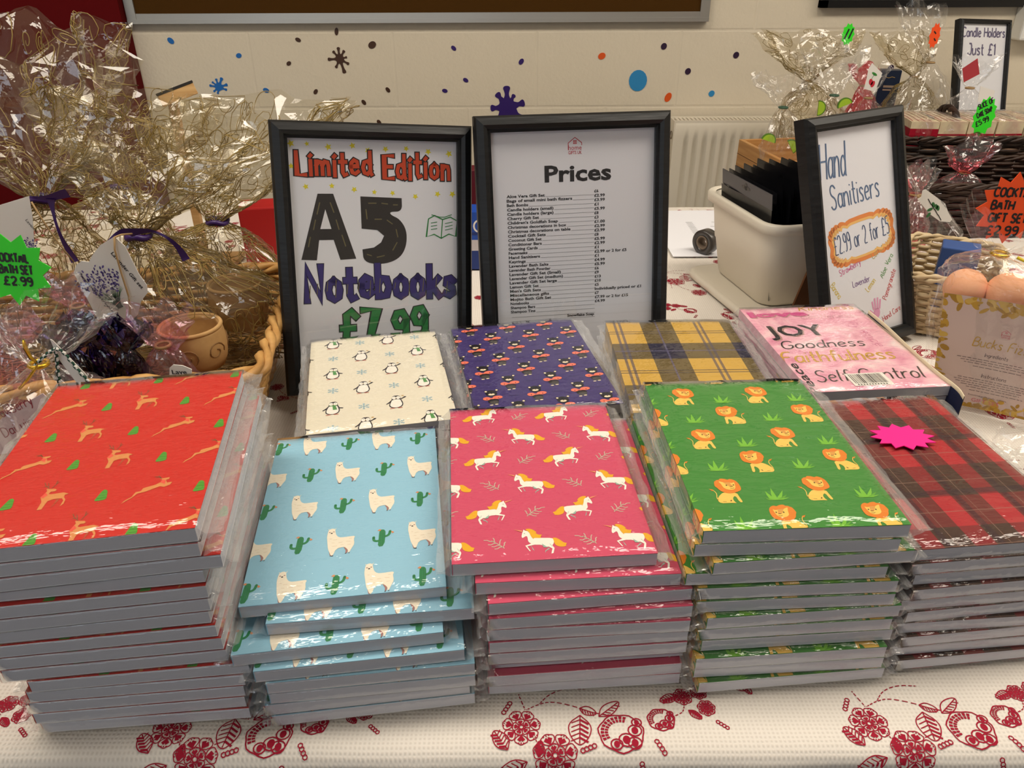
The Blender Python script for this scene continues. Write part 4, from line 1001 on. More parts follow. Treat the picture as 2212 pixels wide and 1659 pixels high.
# --- price list
A = Art()
def home_logo(A, x, y, s, k):
    A.line([(x-.5*s, y-.38*s), (x-.5*s, y+.12*s), (x, y+.5*s), (x+.5*s, y+.12*s), (x+.5*s, y-.05*s)], .05*s, k, 2)
    for dx in (-.07, .07):
        for dy in (-.07, .07): A.rect(x+(dx-.055)*s, y+(dy+.12)*s, x+(dx+.055)*s, y+(dy+.23)*s, k, 2)
    font_art(A, 'home', x, y-.36*s, .34*s, k, 2, width=.98*s, align='CENTER'); font_art(A, 'GIFTS UK', x, y-.66*s, .24*s, k, 2, width=1.0*s, align='CENTER', bold=.01)
home_logo(A, 105, -17, 17, 'logo')
font_art(A, 'Prices', 66, -60, 19.5, 'blk', 2, bold=.03, width=85)
rows = ['Aloe Vera Gift Set|£6', 'Bags of small mini bath fizzers|£2.99', 'Bath Bombs|£3.99', 'Candle holders (small)|£1', 'Candle holders (large)|£5.99', 'Cherry Gift Set|£8', "Children's Goldfish Soap|£3", 'Christmas decorations in box|£1.00', 'Christmas decorations on table|£2.99', 'Cocktail Gift Sets|£2.99', 'Coconut Gift Set|£8', 'Conditioner Bars|£5.99', 'Greeting Cards|£2.99', 'Facemasks|£1', 'Hand Sanitisers|£2.99 or 2 for £5', 'Keyrings|£1', 'Lavender Bath Salts|£4.99', 'Lavender Bath Powder|£5.99', 'Lavender Gift Set (Small)|£6', 'Lavender Gift Set (medium)|£9', 'Lavender Gift Set large|£13', 'Lemon Gift Set|£10', "Men's Gift Sets|£5", 'Miscellaneous gifts|Individually priced or £1', 'Mojito Bath Gift Set|£7', 'Notebooks|£7.99 or 2 for £15', 'Shampoo Bars|£4.99', 'Shampoo Tins|', '|', '|']
y = -77.5
for q in rows:
    a, b = q.split('|')
    wd = len(a)*2.68
    if a: font_art(A, a, 17.5, y, 3.5, 'blk', 2, bold=.028, width=wd)
    if b: font_art(A, b, 129, y+2.4, 3.5, 'blk', 2, bold=.028, width=len(b)*(2.5 if len(b) > 6 else 2.75))
    A.rect(17.5+wd+1, y-.6, 129, y-.25, 'gry', 1); y -= 5.38
font_art(A, 'Snowflake Soap', 92, -232, 3.5, 'blk', 2, bold=.028, width=36)
framed_sign('black framed printed price list headed Prices behind the navy bear notebooks', .0869, .8915, .002, .1466, .2226, 0, .245, .334, .0195, A, dict(logo=(196, 60, 74), blk=(40, 38, 40), gry=(130, 130, 134)))
# --- hand sanitisers sign (narrow, turned to the right)
A = Art()
PW = 141.0
pen(A, 'Hand', 6, -62, 46, 2.4, 'blu', 2, width=46, it=2, slant=.05); pen(A, 'Hand', 6.8, -62.4, 46, 1.2, 'lbl', 4, width=46, it=2, slant=.05)
pen(A, 'Sanitisers', 22, -104, 32, 2.2, 'blu', 2, a=.06, width=90, it=2); pen(A, 'Sanitisers', 22.6, -104.4, 32, 1.0, 'lbl', 4, a=.06, width=90, it=2)
def cloudring(cx, cy, rx, ry, n, k, l, w): 
    pts = []
    for i in range(n*6+1):
        t = 2*pi*i/(n*6); e = 1+.05*abs(sin(n*t/2)); c, s = cos(t), sin(t)
        x = rx*(abs(c)**.35)*(1 if c > 0 else -1)*e; yy = ry*(abs(s)**.5)*(1 if s > 0 else -1)*(1+.14*abs(sin(n*t/2)))
        a = .1; pts.append((cx+x*cos(a)-yy*sin(a), cy+x*sin(a)+yy*cos(a)))
    A.line(pts, w, k, l)
cloudring(74, -150, 57, 25, 26, 'org', 2, 6.5); cloudring(74, -150, 52, 21.5, 26, 'yor', 3, 3.4)
pen(A, '£2.99 or 2 for £5', 22, -166, 25, 1.5, 'blu', 4, a=.13, width=106, it=2)
for t, x, y_, a, k, h in (('Strawberry', 28, -196, .25, 'mag', 9), ('Lavender', 50, -216, .1, 'pur', 9), ('Coffee', 92, -184, .5, 'olv', 11), ('Banana', 8, -206, -1.0, 'yel', 9), ('Lemon', 78, -228, .7, 'yel', 9), ('Aloe Vera', 108, -214, .9, 'grn', 9), ('Pomegranate', 112, -246, 1.05, 'red', 9), ('Hand Care', 104, -276, .3, 'red', 8)):
    pen(A, t, x, y_, h, .9, k, 2, a=a, width=len(t)*4.1, it=1)
def hand_print(x, y, s, k):
    A.blob([(x-.35*s, y), (x+.35*s, y), (x+.4*s, y-.6*s), (x, y-1.0*s), (x-.4*s, y-.6*s)], k, 2, 1)
    for i, (a, q) in enumerate(((-.35, .7), (-.12, .95), (.12, .95), (.35, .75))): A.line([(x+.26*(i-1.5)*s*.9, y-.1*s), (x+.26*(i-1.5)*s*.9+q*s*sin(a*.6), y+q*s)], .2*s, k, 2)
    A.line([(x-.3*s, y-.5*s), (x-.85*s, y-.05*s)], .2*s, k, 2)
hand_print(92, -254, 16, 'pnk'); hand_print(58, -268, 15, 'sky')
framed_sign('black framed hand sanitisers sign, turned aside, behind the pink inspirational stack', .5135, .9733, .004, .4393, .3312, .0311, .179, .325, .019, A,
            dict(blu=(44, 76, 124), lbl=(92, 128, 170), org=(238, 138, 58), yor=(250, 196, 110), mag=(214, 80, 150), pur=(120, 80, 150), olv=(176, 170, 96), yel=(226, 200, 70), grn=(96, 160, 90), red=(206, 66, 78), pnk=(232, 160, 200), sky=(110, 180, 214)))
# --- candle holders sign far right
A = Art()
pen(A, 'Candle Holders', 4, -34, 25, 4.0, 'blu', 2, width=150, it=1); pen(A, 'Just £1', 26, -82, 30, 4.6, 'blu', 2, width=98, it=1)
pen(A, 'holders', 112, -226, 6, .8, 'red', 2, width=34, it=1)
framed_sign('black framed candle holders just one pound sign, far right by the wall', 1.3594, 2.30, .0926, .2915, .3092, -.0444, .183, .2575, .0125, A, dict(blu=(84, 78, 120), red=(206, 66, 78)), strut=False)
w = MB(); q = Matrix.Translation((1.36, 2.345, 0)) @ rotz(.2915); w.box((-.11, -.06, 0), (.11, .06, .088), mat('kraft_card', rgb(150, 116, 78), .8), q, .002); tag(w.build('cardboard_box'), 'plain cardboard box holding up the candle holders sign', 'box')

# ================================================================== NEON STARS, TAGS
def starburst(n, R, r, ex=1.0, ey=1.0): return [((R if i % 2 == 0 else r)*cos(2*pi*i/(2*n))*ex, (R if i % 2 == 0 else r)*sin(2*pi*i/(2*n))*ey) for i in range(2*n)]
M_NEON = {k: mat('neon_'+k, rgb(*c), .55) for k, c in dict(green=(54, 230, 40), orange=(252, 86, 30), pink=(255, 20, 140)).items()}
M_PEN = mat('marker_black', rgb(24, 22, 24), .6)
def upright_card(name, label, cat, px, py, Y, poly, material, art=None, cols=None, rot=0.0, yaw=0.0, lean=0.0, thick=.0008, group=None, edge=None):
    """a thin card standing roughly upright; outline and print in mm about its centre"""
    c = at_depth(px, py, Y); t = MB()
    q = Matrix.Translation(c) @ Matrix.Rotation(yaw, 4, 'Z') @ Matrix.Rotation(-lean, 4, 'X') @ Matrix.Rotation(-rot, 4, 'Y')
    t.extrude([(p[0]*mm, p[1]*mm) for p in poly], lambda u, v, d: q @ Vector((u, d-thick/2, v)), thick, material)
    if art: t.tris(art.t, lambda u, v, l: q @ Vector((u*mm, -thick/2-.0002-l*.00005, v*mm)), {k: mat('ink_%d_%d_%d' % cc, rgb(*cc), .55) for k, cc in cols.items()})
    o = t.build(name)
    # own origin at the card
    o.data.transform(Matrix.Translation(-c)); o.location = c
    return tag(o, label, cat, group)
K = dict(blk=(24, 22, 24))
A = Art()
for i, (t, wd) in enumerate((('COCKTAIL', 30), ('BATH SET', 30), ('£2.99', 26))): pen(A, t, -15+i, 9-i*11, 7.5, 1.9, 'blk', 1, a=-.12, width=wd, it=1)
upright_card('price_star', 'neon green starburst price card for the cocktail bath set, at left', 'price card', 32, 582, .66, starburst(11, 34, 25), M_NEON['green'], A, K, rot=.05, lean=.15)
A = Art()
for i, (t, wd) in enumerate((('COCKTAIL', 56), ('BATH', 30), ('GIFT SET', 52), ('£2.99', 44))): pen(A, t, -22, 13-i*13.5, 9, 2.1, 'blk', 1, a=-.04, width=wd*.8, it=1)
upright_card('price_star', 'neon orange starburst price card for the cocktail bath gift set, at right', 'price card', 2184, 450, .80, starburst(12, 38, 28), M_NEON['orange'], A, K, lean=.1)
A = Art()
for i, t in enumerate(('SLICE OF', 'CAKE SOAP', '£5.99')): pen(A, t, -15+i*2, 14-i*17, 10, 2.0, 'blk', 1, a=.5, width=30 if i < 2 else 26, it=1)
upright_card('price_star', 'tall neon green starburst price card stuck in the cake soap slices', 'price card', 2126, 252, 1.62, starburst(12, 40, 33, .58, 1.0), M_NEON['green'], A, K)
A = Art(); A.line([(-8, -12), (0, 12)], 4, 'blk', 1); A.line([(3, -10), (10, 13)], 4, 'blk', 1)
upright_card('price_star', 'small neon green price card on the wrapped gifts above the crate', 'price card', 1832, 74, 2.05, starburst(10, 26, 21, .62, 1.0), M_NEON['green'], A, K)
A = Art(); A.line([(-4, 10), (2, 4)], 3, 'blk', 1); A.line([(0, -6), (5, -12)], 3, 'blk', 1)
upright_card('price_star', 'small neon orange price card on the tallest wrapped gift by the wall', 'price card', 2019, 77, 2.05, starburst(10, 30, 24, .45, 1.0), M_NEON['orange'], A, K)
# blank pink star lying on the red tartan notebooks
zt = .1132 + .003; c = at_height(1949, 944, zt)
w = MB(); w.extrude([(p[0]*mm*1.0, p[1]*mm) for p in starburst(12, 29, 21, 1.0, .72)], lambda u, v, d: Vector((u, v, d)), .0008, M_NEON['pink'])
o = w.build('price_star'); o.location = c; o.rotation_euler = (0, 0, .02); tag(o, 'blank neon pink starburst card on the dark red tartan notebook', 'price card')
# ================================================================== WRAPPED GIFTS: builders
FILM_GIFT = film_mat('cellophane', tint=(.955, .935, .88, 1), gain=1.0, base=.018, rough=.055, bump=(45, .5, .003, (1, 1, 1)), haze=.05, hcol=(.60, .52, .34, 1))
FILM_BAG = film_mat('clear_bag_film', tint=(.985, .985, .985, 1), gain=1.0, base=.015, rough=.06, bump=(50, .5, .003, (1, 1, 1)), haze=.018)
FILM_PINK = film_mat('pink_film', tint=(.92, .62, .72, 1), gain=1.4, base=.03, rough=.09, bump=(50, .5, .003, (1, 1, 1)), haze=.06)
FILM_RED = film_mat('red_film', tint=(.85, .2, .25, 1), gain=1.4, base=.03, rough=.09, bump=(50, .5, .003, (1, 1, 1)), haze=.05)
M_SWIRL = mat('gold_swirl_print', rgb(150, 126, 66), .4, .5)
M_RIBBON = mat('purple_ribbon', rgb(58, 28, 96), .35, .5)
M_STRING = mat('jute_string', rgb(170, 140, 100), .9, .1)
M_TAG = mat('white_card', rgb(238, 234, 228), .6, .3)
def interp(prof, t):
    n = len(prof)-1; x = t*n; i = min(int(x), n-1); u = x-i; u = u*u*(3-2*u)
    return [prof[i][k]*(1-u)+prof[i+1][k]*u for k in range(5)]
def gift_wrap(parent, name, prof, seed, film, nu=64, nv=44, amp=.012, pleat=.1, k=11, swirls=0, freq=26, ragged=.03, yaw=0.0, tall=0.55, face=None):
    """gathered film: prof rows are (z, rx, ry, dx, dy); the neck is the narrow row; swirls are printed curls"""
    mb = MB(); cy_, sy_ = cos(yaw), sin(yaw)
    def S(a, t, sf=1.0):
        z, rx, ry, dx, dy = interp(prof, t)
        r0 = max(rx, ry); flare = max(0.0, (t-tall)/(1-tall)) if tall < 1 else 0
        m = 1 + pleat*(.35+.65*flare)*sin(k*a+seed) + .5*pleat*sin((k*2+3)*a+seed*2.3)
        x = dx + rx*m*cos(a); y = dy + ry*m*sin(a)
        z += ragged*flare*(noise.noise(Vector((cos(a)*1.7+seed, sin(a)*1.7, seed*.7)))*1.6)
        q = Vector((x*freq, y*freq, z*freq)) + Vector((seed*5.1, 0, 0))
        n = noise.noise_vector(q*.45)*.9 + noise.noise_vector(q*1.4)*sf*.4
        g = 1-abs(noise.noise(q*.8)); kk = amp*min(1, r0/.05)
        P = Vector((x, y, z)) + n*kk + Vector((cos(a), sin(a), 0))*(g-.7)*kk*1.3
        if P.z < .001: P.z = .001
        return Vector((P.x*cy_-P.y*sy_, P.x*sy_+P.y*cy_, P.z))
    rn = random.Random(seed); P = []
    for j in range(nv):
        for i in range(nu):
            ja = rn.uniform(-.35, .35); jt = rn.uniform(-.35, .35) if 0 < j < nv-1 else 0
            P.append(S(2*pi*(i+ja)/nu, max(0, min(1, (j+jt)/(nv-1)))))
    mb.grid(P, nu, nv, film, smooth=False, tri=True, wrap=True)
    for s in range(swirls):
        a0 = rn.uniform(0, 2*pi); t0 = rn.uniform(.06, .98); z, rx, ry, dx, dy = interp(prof, t0)
        R = rn.choice((.006, .009, .013, .018, .024)); turns = rn.uniform(1.1, 2.1); ph = rn.uniform(0, 6.3); hd = rn.choice((-1, 1))
        pts = []; dz = abs(prof[-1][0]-prof[0][0]) or .1; n = 22
        for i in range(n):
            u = i/(n-1); r = R*(1-.82*u); an = ph + hd*turns*2*pi*u
            aa = a0 + r*cos(an)/max(.03, sqrt((rx*sin(a0))**2+(ry*cos(a0))**2)); tt = t0 + r*sin(an)/dz
            if 0 <= tt <= 1: pts.append(S(aa, tt, .15))
        if len(pts) > 4: mb.tube(pts, .00065, M_SWIRL, 3, cap=False)
    return mb.build(name, parent)
def strip(parent, name, pts, width, material, thick=.0006):
    """ribbon through 3-D points, its face turned to -y"""
    pts = [Vector(p) for p in smoothline([tuple(p) for p in pts], 2)]; mb = MB(); mi = mb.m(material); A_ = []; B_ = []
    for i, p in enumerate(pts):
        t = (pts[min(i+1, len(pts)-1)]-pts[max(i-1, 0)]).normalized(); s = t.cross(Vector((0, 1, .25))).normalized()
        tw = .6+.4*cos(i*.35); A_.append(p+s*width/2*tw); B_.append(p-s*width/2*tw+Vector((0, .0015*sin(i*.5), 0)))
    a = mb.add(A_); b = mb.add(B_); n = len(pts); c = mb.add([p+Vector((0, thick, 0)) for p in A_]); d = mb.add([p+Vector((0, thick, 0)) for p in B_])
    for i in range(n-1): mb.face((a+i, a+i+1, b+i+1, b+i), mi, True); mb.face((c+i, d+i, d+i+1, c+i+1), mi, True)
    return mb.build(name, parent)
def wpts(px, Y, base):
    return [at_depth(x, y, Y)-base for x, y in px]
def free_card(parent, name, outline_px, Y, material, art=None, cols=None, base=Vector(), thick=.0008, lean=0.0):
    """card at depth Y whose outline is surveyed from sight lines; print in millimetres from its centre, u right, v up"""
    P3 = [at_depth(x, y, Y) for x, y in outline_px]; c = sum(P3, Vector())/len(P3)
    mb = MB(); mb.extrude([(p.x-c.x, p.z-c.z) for p in P3], lambda u, v, d: Vector((u, d+v*lean, v))+c-base, thick, material)
    if art: mb.tris(art.t, lambda u, v, l: Vector((u*mm, -.0003-l*.00005+v*mm*lean, v*mm))+c-base, {k: mat('ink_%d_%d_%d' % q, rgb(*q), .55) for k, q in cols.items()})
    return mb.build(name, parent)
def lavender_art(A, x, y, s, a=0.0, seed=1):
    rn = random.Random(seed); L = Art()
    for i in range(34):
        t = rn.uniform(-.75, .75); L.line([(rn.uniform(-2, 2), -10), (12*sin(t)*.6, -2), (16*sin(t), rn.uniform(0, 6))], rn.uniform(.5, 1.0), rn.choice(('gr1', 'gr2')), 1, taper=1, it=1)
    for i in range(13):
        t = -.7+1.4*i/12; q = 20+6*rn.random()
        for kx in range(9):
            r = q*(.5+.07*kx+rn.uniform(-.03, .03)); L.ell(r*sin(t)+rn.uniform(-.9, .9), -8+r*cos(t)*1.15, rn.uniform(.7, 1.3), rn.uniform(.4, .7), rn.choice(('la1', 'la2')), 2, rn.uniform(0, 3), 8)
    A.put(L, x, y, s, a)
LAV = dict(gr1=(96, 136, 104), gr2=(130, 166, 132), la1=(72, 56, 128), la2=(98, 82, 156), blk=(40, 36, 44))
# ---------------------------------------------------------------- woven baskets
def rrpath(hw, hd, rad, N):
    L1, L2, arc = 2*(hw-rad), 2*(hd-rad), pi*rad/2; tot = 2*L1+2*L2+4*arc; out = []
    segs = [('l', -hw+rad, -hd, 1, 0, L1), ('a', hw-rad, -hd+rad, -pi/2), ('l', hw, -hd+rad, 0, 1, L2), ('a', hw-rad, hd-rad, 0), ('l', hw-rad, hd, -1, 0, L1), ('a', -hw+rad, hd-rad, pi/2), ('l', -hw, hd-rad, 0, -1, L2), ('a', -hw+rad, -hd+rad, pi)]
    for i in range(N):
        s = tot*i/N
        for g in segs:
            ln = g[5] if g[0] == 'l' else arc
            if s <= ln:
                if g[0] == 'l': out.append((g[1]+g[3]*s, g[2]+g[4]*s, g[4], -g[3]))
                else: a = g[3]+s/rad; out.append((g[1]+rad*cos(a), g[2]+rad*sin(a), cos(a), sin(a)))
                break
            s -= ln
    return out
def wicker(label, loc, yaw, w_, d_, h_, flare, m_rod, m_rim, rods, rr, stakes, rimr, twist=3, handle=None, rad=.03, gap=0.0):
    t = thing('wicker_basket', label, 'basket', loc, (0, 0, yaw)); N = stakes*6
    mb = MB()
    for r in range(rods):
        z = .004+(h_-.012)*r/(rods-1); pts = []
        hw, hd = w_/2-flare*(1-z/h_), d_/2-flare*(1-z/h_)
        for i, (x, y, nx, ny) in enumerate(rrpath(hw, hd, rad, N)):
            o = rr*.95*sin(2*pi*i/12 + pi*(r % 2)); dz = .0008*noise.noise(Vector((x*40, y*40, r)))
            pts.append((x+nx*o, y+ny*o, z+dz))
        mb.tube(pts, rr, m_rod, 5, closed=True)
    for (x, y, nx, ny), (x2, y2, _, _) in zip(rrpath(w_/2-flare, d_/2-flare, rad, stakes), rrpath(w_/2, d_/2, rad, stakes)):
        mb.tube([(x, y, 0), (x2, y2, h_)], rr*.8, m_rod, 5)
    mb.build('woven_side', t)
    mb = MB(); hw, hd = w_/2-flare+.002, d_/2-flare+.002; mb.box((-hw, -hd, .001), (hw, hd, .006), m_rod)
    n = int(d_/.012)
    for i in range(n): y = -hd+.004+(2*hd-.008)*i/(n-1); mb.tube([(-hw, y, .008), (hw, y, .008)], .004, m_rod, 5)
    mb.build('base', t)
    mb = MB(); path = rrpath(w_/2+.002, d_/2+.002, rad, 200)
    for q in range(twist):
        pts = []
        for i, (x, y, nx, ny) in enumerate(path):
            a = 2*pi*q/twist + 2*pi*i/200*round(2*(w_+d_)/.1); pts.append((x+nx*rimr*.8*cos(a), y+ny*rimr*.8*cos(a), h_+rimr*.8*sin(a)+.002))
        mb.tube(pts, [rimr*(.75+.2*sin(i*1.1+q)) for i in range(200)], m_rim, 6, closed=True)
    mb.build('rim', t)
    if handle:
        for sx in handle:
            mb = MB()
            for q in range(2):
                pts = []
                for i in range(40):
                    u = i/39; a = pi*u; tw = u*22+q*pi
                    pts.append((sx*w_/2+.006*cos(tw)*.6, -.055*cos(a)+.003*sin(tw), h_+.005+.042*sin(a)+.004*sin(tw)))
                mb.tube(pts, .0055, m_rim, 6)
            mb.build('handle', t)
    return t
M_WILLOW = mat('pale_willow', rgb(206, 160, 96), .5, .4, var=(30, rgb(170, 122, 64), 4, (1, 1, 4))); M_DARK = mat('dark_willow', rgb(58, 38, 28), .45, .4, var=(30, rgb(30, 20, 16), 4))
M_CREAM = mat('cream_cane', rgb(214, 194, 158), .55, .3, var=(30, rgb(186, 160, 122), 4))
# tan basket of lavender sets
yaw = .13; cr = at_height(566, 806, .105); ux = Vector((cos(yaw), sin(yaw), 0)); uy = Vector((-sin(yaw), cos(yaw), 0))
TB = cr - ux*.276 + uy*.165; TB.z = 0
wicker('large tan wicker basket full of cellophane gift sets on the left', TB, yaw, .54, .33, .10, .03, M_WILLOW, M_WILLOW, 17, .0036, 44, .0066)
mb = MB(); rn = random.Random(4)
for i in range(900):
    p = TB + ux*rn.uniform(-.21, .21) + uy*rn.uniform(-.11, .11) + Vector((0, 0, rn.uniform(.012, .035))); a = rn.uniform(0, 6.3)
    mb.tube([p + Vector((.02*cos(a+j*.8)*j*.4, .02*sin(a+j*.8)*j*.4, .004*sin(j*2+a))) for j in range(5)], .0011, M_STRING, 3, cap=False)
tag(mb.build('straw_filling'), 'straw filling in the tan wicker basket', 'straw', kind='stuff')

# ---------------------------------------------------------------- large lavender gift sets
def rel(prof, c): return prof
def gift_set(label, base, prof, seed, swirls, neck_row, ribbon_px=None, ribY=None, nu=64, nv=46, amp=.012, tie=M_RIBBON, film=None, pleat=.12, group=None, ragged=.03, freq=26):
    t = thing('gift_set', label, 'gift set', base, group=group)
    gift_wrap(t, 'cellophane', prof, seed, film or FILM_GIFT, nu, nv, amp, pleat, 11, swirls, ragged=ragged, freq=freq)
    z, rx, ry, dx, dy = prof[neck_row]
    if tie:
        mb = MB(); mb.tube([(dx+(rx*1.12+.002)*cos(a), dy+(ry*1.12+.002)*sin(a), z+.002*sin(3*a)) for a in [2*pi*i/20 for i in range(20)]], .0042, tie, 6, closed=True); tie_o = mb.build('neck_tie', t)
    for k, px in enumerate(ribbon_px or []): strip(tie_o, 'ribbon', wpts(px, ribY[k], Vector(base)), .011, M_RIBBON)
    return t
def neckprof(base, neck, top, body, fan, mids=(.25, .6), bodyh=.5):
    """profile from base centre to neck to the top of the fan; base/neck/top are world points"""
    n = neck-base; t = top-base
    rx, ry = body; fx, fy = fan; nr = .010
    return [(0.002, rx*.55, ry*.55, 0, 0), (.008, rx*.95, ry*.95, 0, 0), (n.z*bodyh, rx, ry, n.x*.15, n.y*.15), (n.z*.86, rx*.55, ry*.55, n.x*.6, n.y*.6), (n.z, nr, nr, n.x, n.y),
            (n.z+(t.z-n.z)*mids[0], fx*.42, fy*.5, n.x+(t.x-n.x)*.3, n.y+(t.y-n.y)*.3), (n.z+(t.z-n.z)*mids[1], fx*.8, fy*.85, n.x+(t.x-n.x)*.65, n.y+(t.y-n.y)*.65), (t.z, fx, fy, t.x, t.y)]
def on_straw(px, py, Y, z=.036):
    p = at_depth(px, py, Y); return Vector((p.x, p.y, z))
b = on_straw(440, 700, .90); nk = at_depth(300, 508, .90); tp = at_depth(345, 330, .96)
gift_set('cellophane lavender gift set with the lavender card and purple bow, front of the tan basket', b, neckprof(b, nk, tp, (.120, .068), (.115, .05)), 3, 260, 4,
         [[(205, 585), (214, 548), (238, 514), (262, 499), (285, 503)], [(280, 503), (322, 497), (352, 506), (380, 528), (402, 562)]], [.875, .87])
b = on_straw(80, 640, .97); nk = at_depth(92, 428, .93); tp = at_depth(-30, 75, 1.0)
gift_set('tallest swirl cellophane gift set at the left edge, purple bow at its neck', b, neckprof(b, nk, tp, (.105, .07), (.160, .06)), 8, 300, 4,
         [[(32, 470), (38, 438), (62, 424), (96, 431), (146, 417)], [(108, 430), (112, 450), (124, 492), (140, 530), (162, 566)]], [.895, .895], ragged=.05)
b = on_straw(480, 640, 1.06, .012); nk = at_depth(470, 478, 1.06); tp = at_depth(535, 235, 1.14)
gift_set('swirl cellophane gift set fanning out behind the left framed sign', b, neckprof(b, nk, tp, (.090, .062), (.145, .05)), 5, 300, 4, None, None, ragged=.02)
b = on_straw(250, 560, 1.20, .002); nk = at_depth(262, 400, 1.20); tp = at_depth(285, 215, 1.26)
gift_set('swirl cellophane gift set at the back of the left display', b, neckprof(b, nk, tp, (.10, .06), (.15, .05)), 6, 260, 4, None, None, ragged=.02)
# lavender card tied to the front set
out = [(247, 511), (270, 532), (300, 592), (317, 616), (319, 632), (305, 650), (297, 680), (284, 692), (258, 695), (272, 732), (266, 742), (246, 749), (239, 744), (159, 589), (165, 572), (176, 564), (192, 566), (199, 552), (216, 530)]
A = Art(); lavender_art(A, -6, -4, 1.75, .42, 3)
font_art(A, 'Lavender Gift set', 7, 47, 4.2, 'blk', 4, a=-1.06, width=50, bold=.02); font_art(A, 'Prepared with love by www.homegiftsuk.com', -36, 22, 3.2, 'blk', 4, a=-1.08, width=82, bold=.012)
for i, t in enumerate(('lavender', 'bath salts', 'bath powder', 'and soap')): font_art(A, t, -12+i*-2, -4-i*4.6, 2.8, 'blk', 5, a=-.35, width=17)
tc = thing('gift_tag', 'white cloud shaped lavender card hanging on the front gift set by jute string', 'gift tag', at_depth(240, 630, .825))
free_card(tc, 'card', out, .825, M_TAG, A, LAV, tc.location)
mb = MB(); mb.tube([p-tc.location for p in [at_depth(247, 512, .8235), at_depth(248, 540, .822), at_depth(262, 590, .822), at_depth(278, 640, .822), at_depth(283, 690, .8225), at_depth(268, 735, .823)]], .0011, M_STRING, 5)
mb.tube([p-tc.location for p in [at_depth(285, 505, .86), at_depth(262, 507, .84), at_depth(247, 513, .8235)]], .0011, M_STRING, 5); mb.build('string', tc)
A = Art(); lavender_art(A, 12, -16, 1.2, .3, 5); font_art(A, 'Lavender', 20, 30, 3.6, 'blk', 2, a=-1.1, width=20)
tc = thing('gift_tag', 'white lavender card on the tallest gift set, behind the green price star', 'gift tag', at_depth(30, 510, .885))
free_card(tc, 'card', [(-30, 452), (62, 424), (70, 470), (76, 560), (70, 610), (-30, 640)], .885, M_TAG, A, LAV, tc.location)
mb = MB(); mb.tube([p-tc.location for p in [at_depth(68, 436, .883), at_depth(95, 480, .884), at_depth(130, 530, .884), at_depth(160, 566, .886)]], .0011, M_STRING, 5); mb.build('string', tc)
# candle holders standing in the basket
M_CORK = mat('tan_clay', rgb(196, 158, 106), .7, .2, var=(40, rgb(176, 136, 88), 4)); M_CORKD = mat('clay_line', rgb(140, 104, 62), .7)
def candle_holder(label, px, py, Y, r, h):
    c = at_depth(px, py, Y); z0 = c.z-h
    t = thing('candle_holder', label, 'candle holder', (c.x, c.y, z0))
    mb = MB(); mb.lathe([(0, 0), (r*.86, 0), (r*.97, h*.2), (r*1.05, h*.55), (r*.98, h*.9), (r*.95, h), (r*.86, h), (r*.84, h*.9), (r*.86, h*.35), (0, h*.3)], M_CORK, 36); mb.build('bowl', t)
    mb = MB(); mb.tube([(r*.93*cos(a), r*.93*sin(a), h) for a in [2*pi*i/40 for i in range(40)]], r*.07, M_CORK, 6, closed=True); mb.build('rim', t)
    mb = MB()
    for k in range(7):
        a0 = 2*pi*k/7+.4; pts = []
        for i in range(18):
            u = i/17; rr_ = .34*r*(1-.75*u); an = u*8+k; a = a0+rr_*cos(an)/r; z = h*.5+rr_*sin(an); q = .86+.19*min(1, max(0, z/(h*.55))) if z < h*.55 else 1.05-.08*(z-h*.55)/(h*.4)
            pts.append((r*(q+.012)*cos(a), r*(q+.012)*sin(a), z))
        mb.tube(pts, r*.022, M_CORKD, 4)
    mb.build('scroll_relief', t)
candle_holder('round tan candle holder with scroll relief, nearest the basket corner', 410, 704, .815, .037, .05)
candle_holder('second tan candle holder, half hidden behind the left framed sign', 508, 612, .92, .036, .055)
# pink sachet bag and navy bundles by the front rim
def small_bag(label, px, py, Y, z0, rx, ry, h, seed, film, fan=1.4, tie=M_STRING, cat='gift bag', inner=None, k=9):
    c = at_depth(px, py, Y)
    t = thing('gift_bag', label, cat, (c.x, c.y, z0)); nz = c.z-z0
    prof = [(.001, rx*.5, ry*.5, 0, 0), (.006, rx*.95, ry*.95, 0, 0), (nz*.5, rx, ry, 0, 0), (nz*.85, rx*.6, ry*.6, 0, 0), (nz, .007, .007, 0, 0), (nz+h*.3, rx*fan*.5, ry*fan*.5, 0, 0), (nz+h, rx*fan, ry*fan*.7, 0, .005)]
    gift_wrap(t, 'film', prof, seed, film, 40, 30, .006, .12, k, 0, freq=45, ragged=.02)
    if tie: mb = MB(); mb.tube([(.0085*cos(a), .0085*sin(a), nz) for a in [2*pi*i/14 for i in range(14)]], .002, tie, 5, closed=True); mb.build('neck_tie', t)
    return t
small_bag('little pink film bag of bath tea hanging over the tan basket rim', 352, 745, .76, .036, .030, .02, .03, 21, FILM_PINK, 1.2)
A = Art(); font_art(A, 'Lave', -8, -3, 5, 'blk', 2, bold=.02, width=15)
tc = thing('gift_tag', 'small white tag with lettering tucked behind the red reindeer stack', 'gift tag', at_depth(392, 799, .68))
free_card(tc, 'card', [(366, 795), (374, 788), (395, 790), (414, 798), (414, 822), (366, 820)], .68, M_TAG, A, LAV, tc.location)
M_NAVY = film_mat('navy_wrapper', tint=(.16, .12, .34, 1), gain=1.0, base=.02, rough=.1, bump=(50, .5, .003, (1, 1, 1)), haze=0)
for k, (px, py, s, lab) in enumerate(((205, 765, 31, 'dark blue wrapped bundle just inside the basket rim, left of the pink bag'), (270, 770, 33, 'dark blue wrapped bundle under the lavender card'), (150, 770, 36, 'purple wrapped bundle beside the gold twist tie'))):
    small_bag(lab, px, py-16, .765-.01*k, .036, .026, .018, .022, s, M_NAVY, 1.3, None)
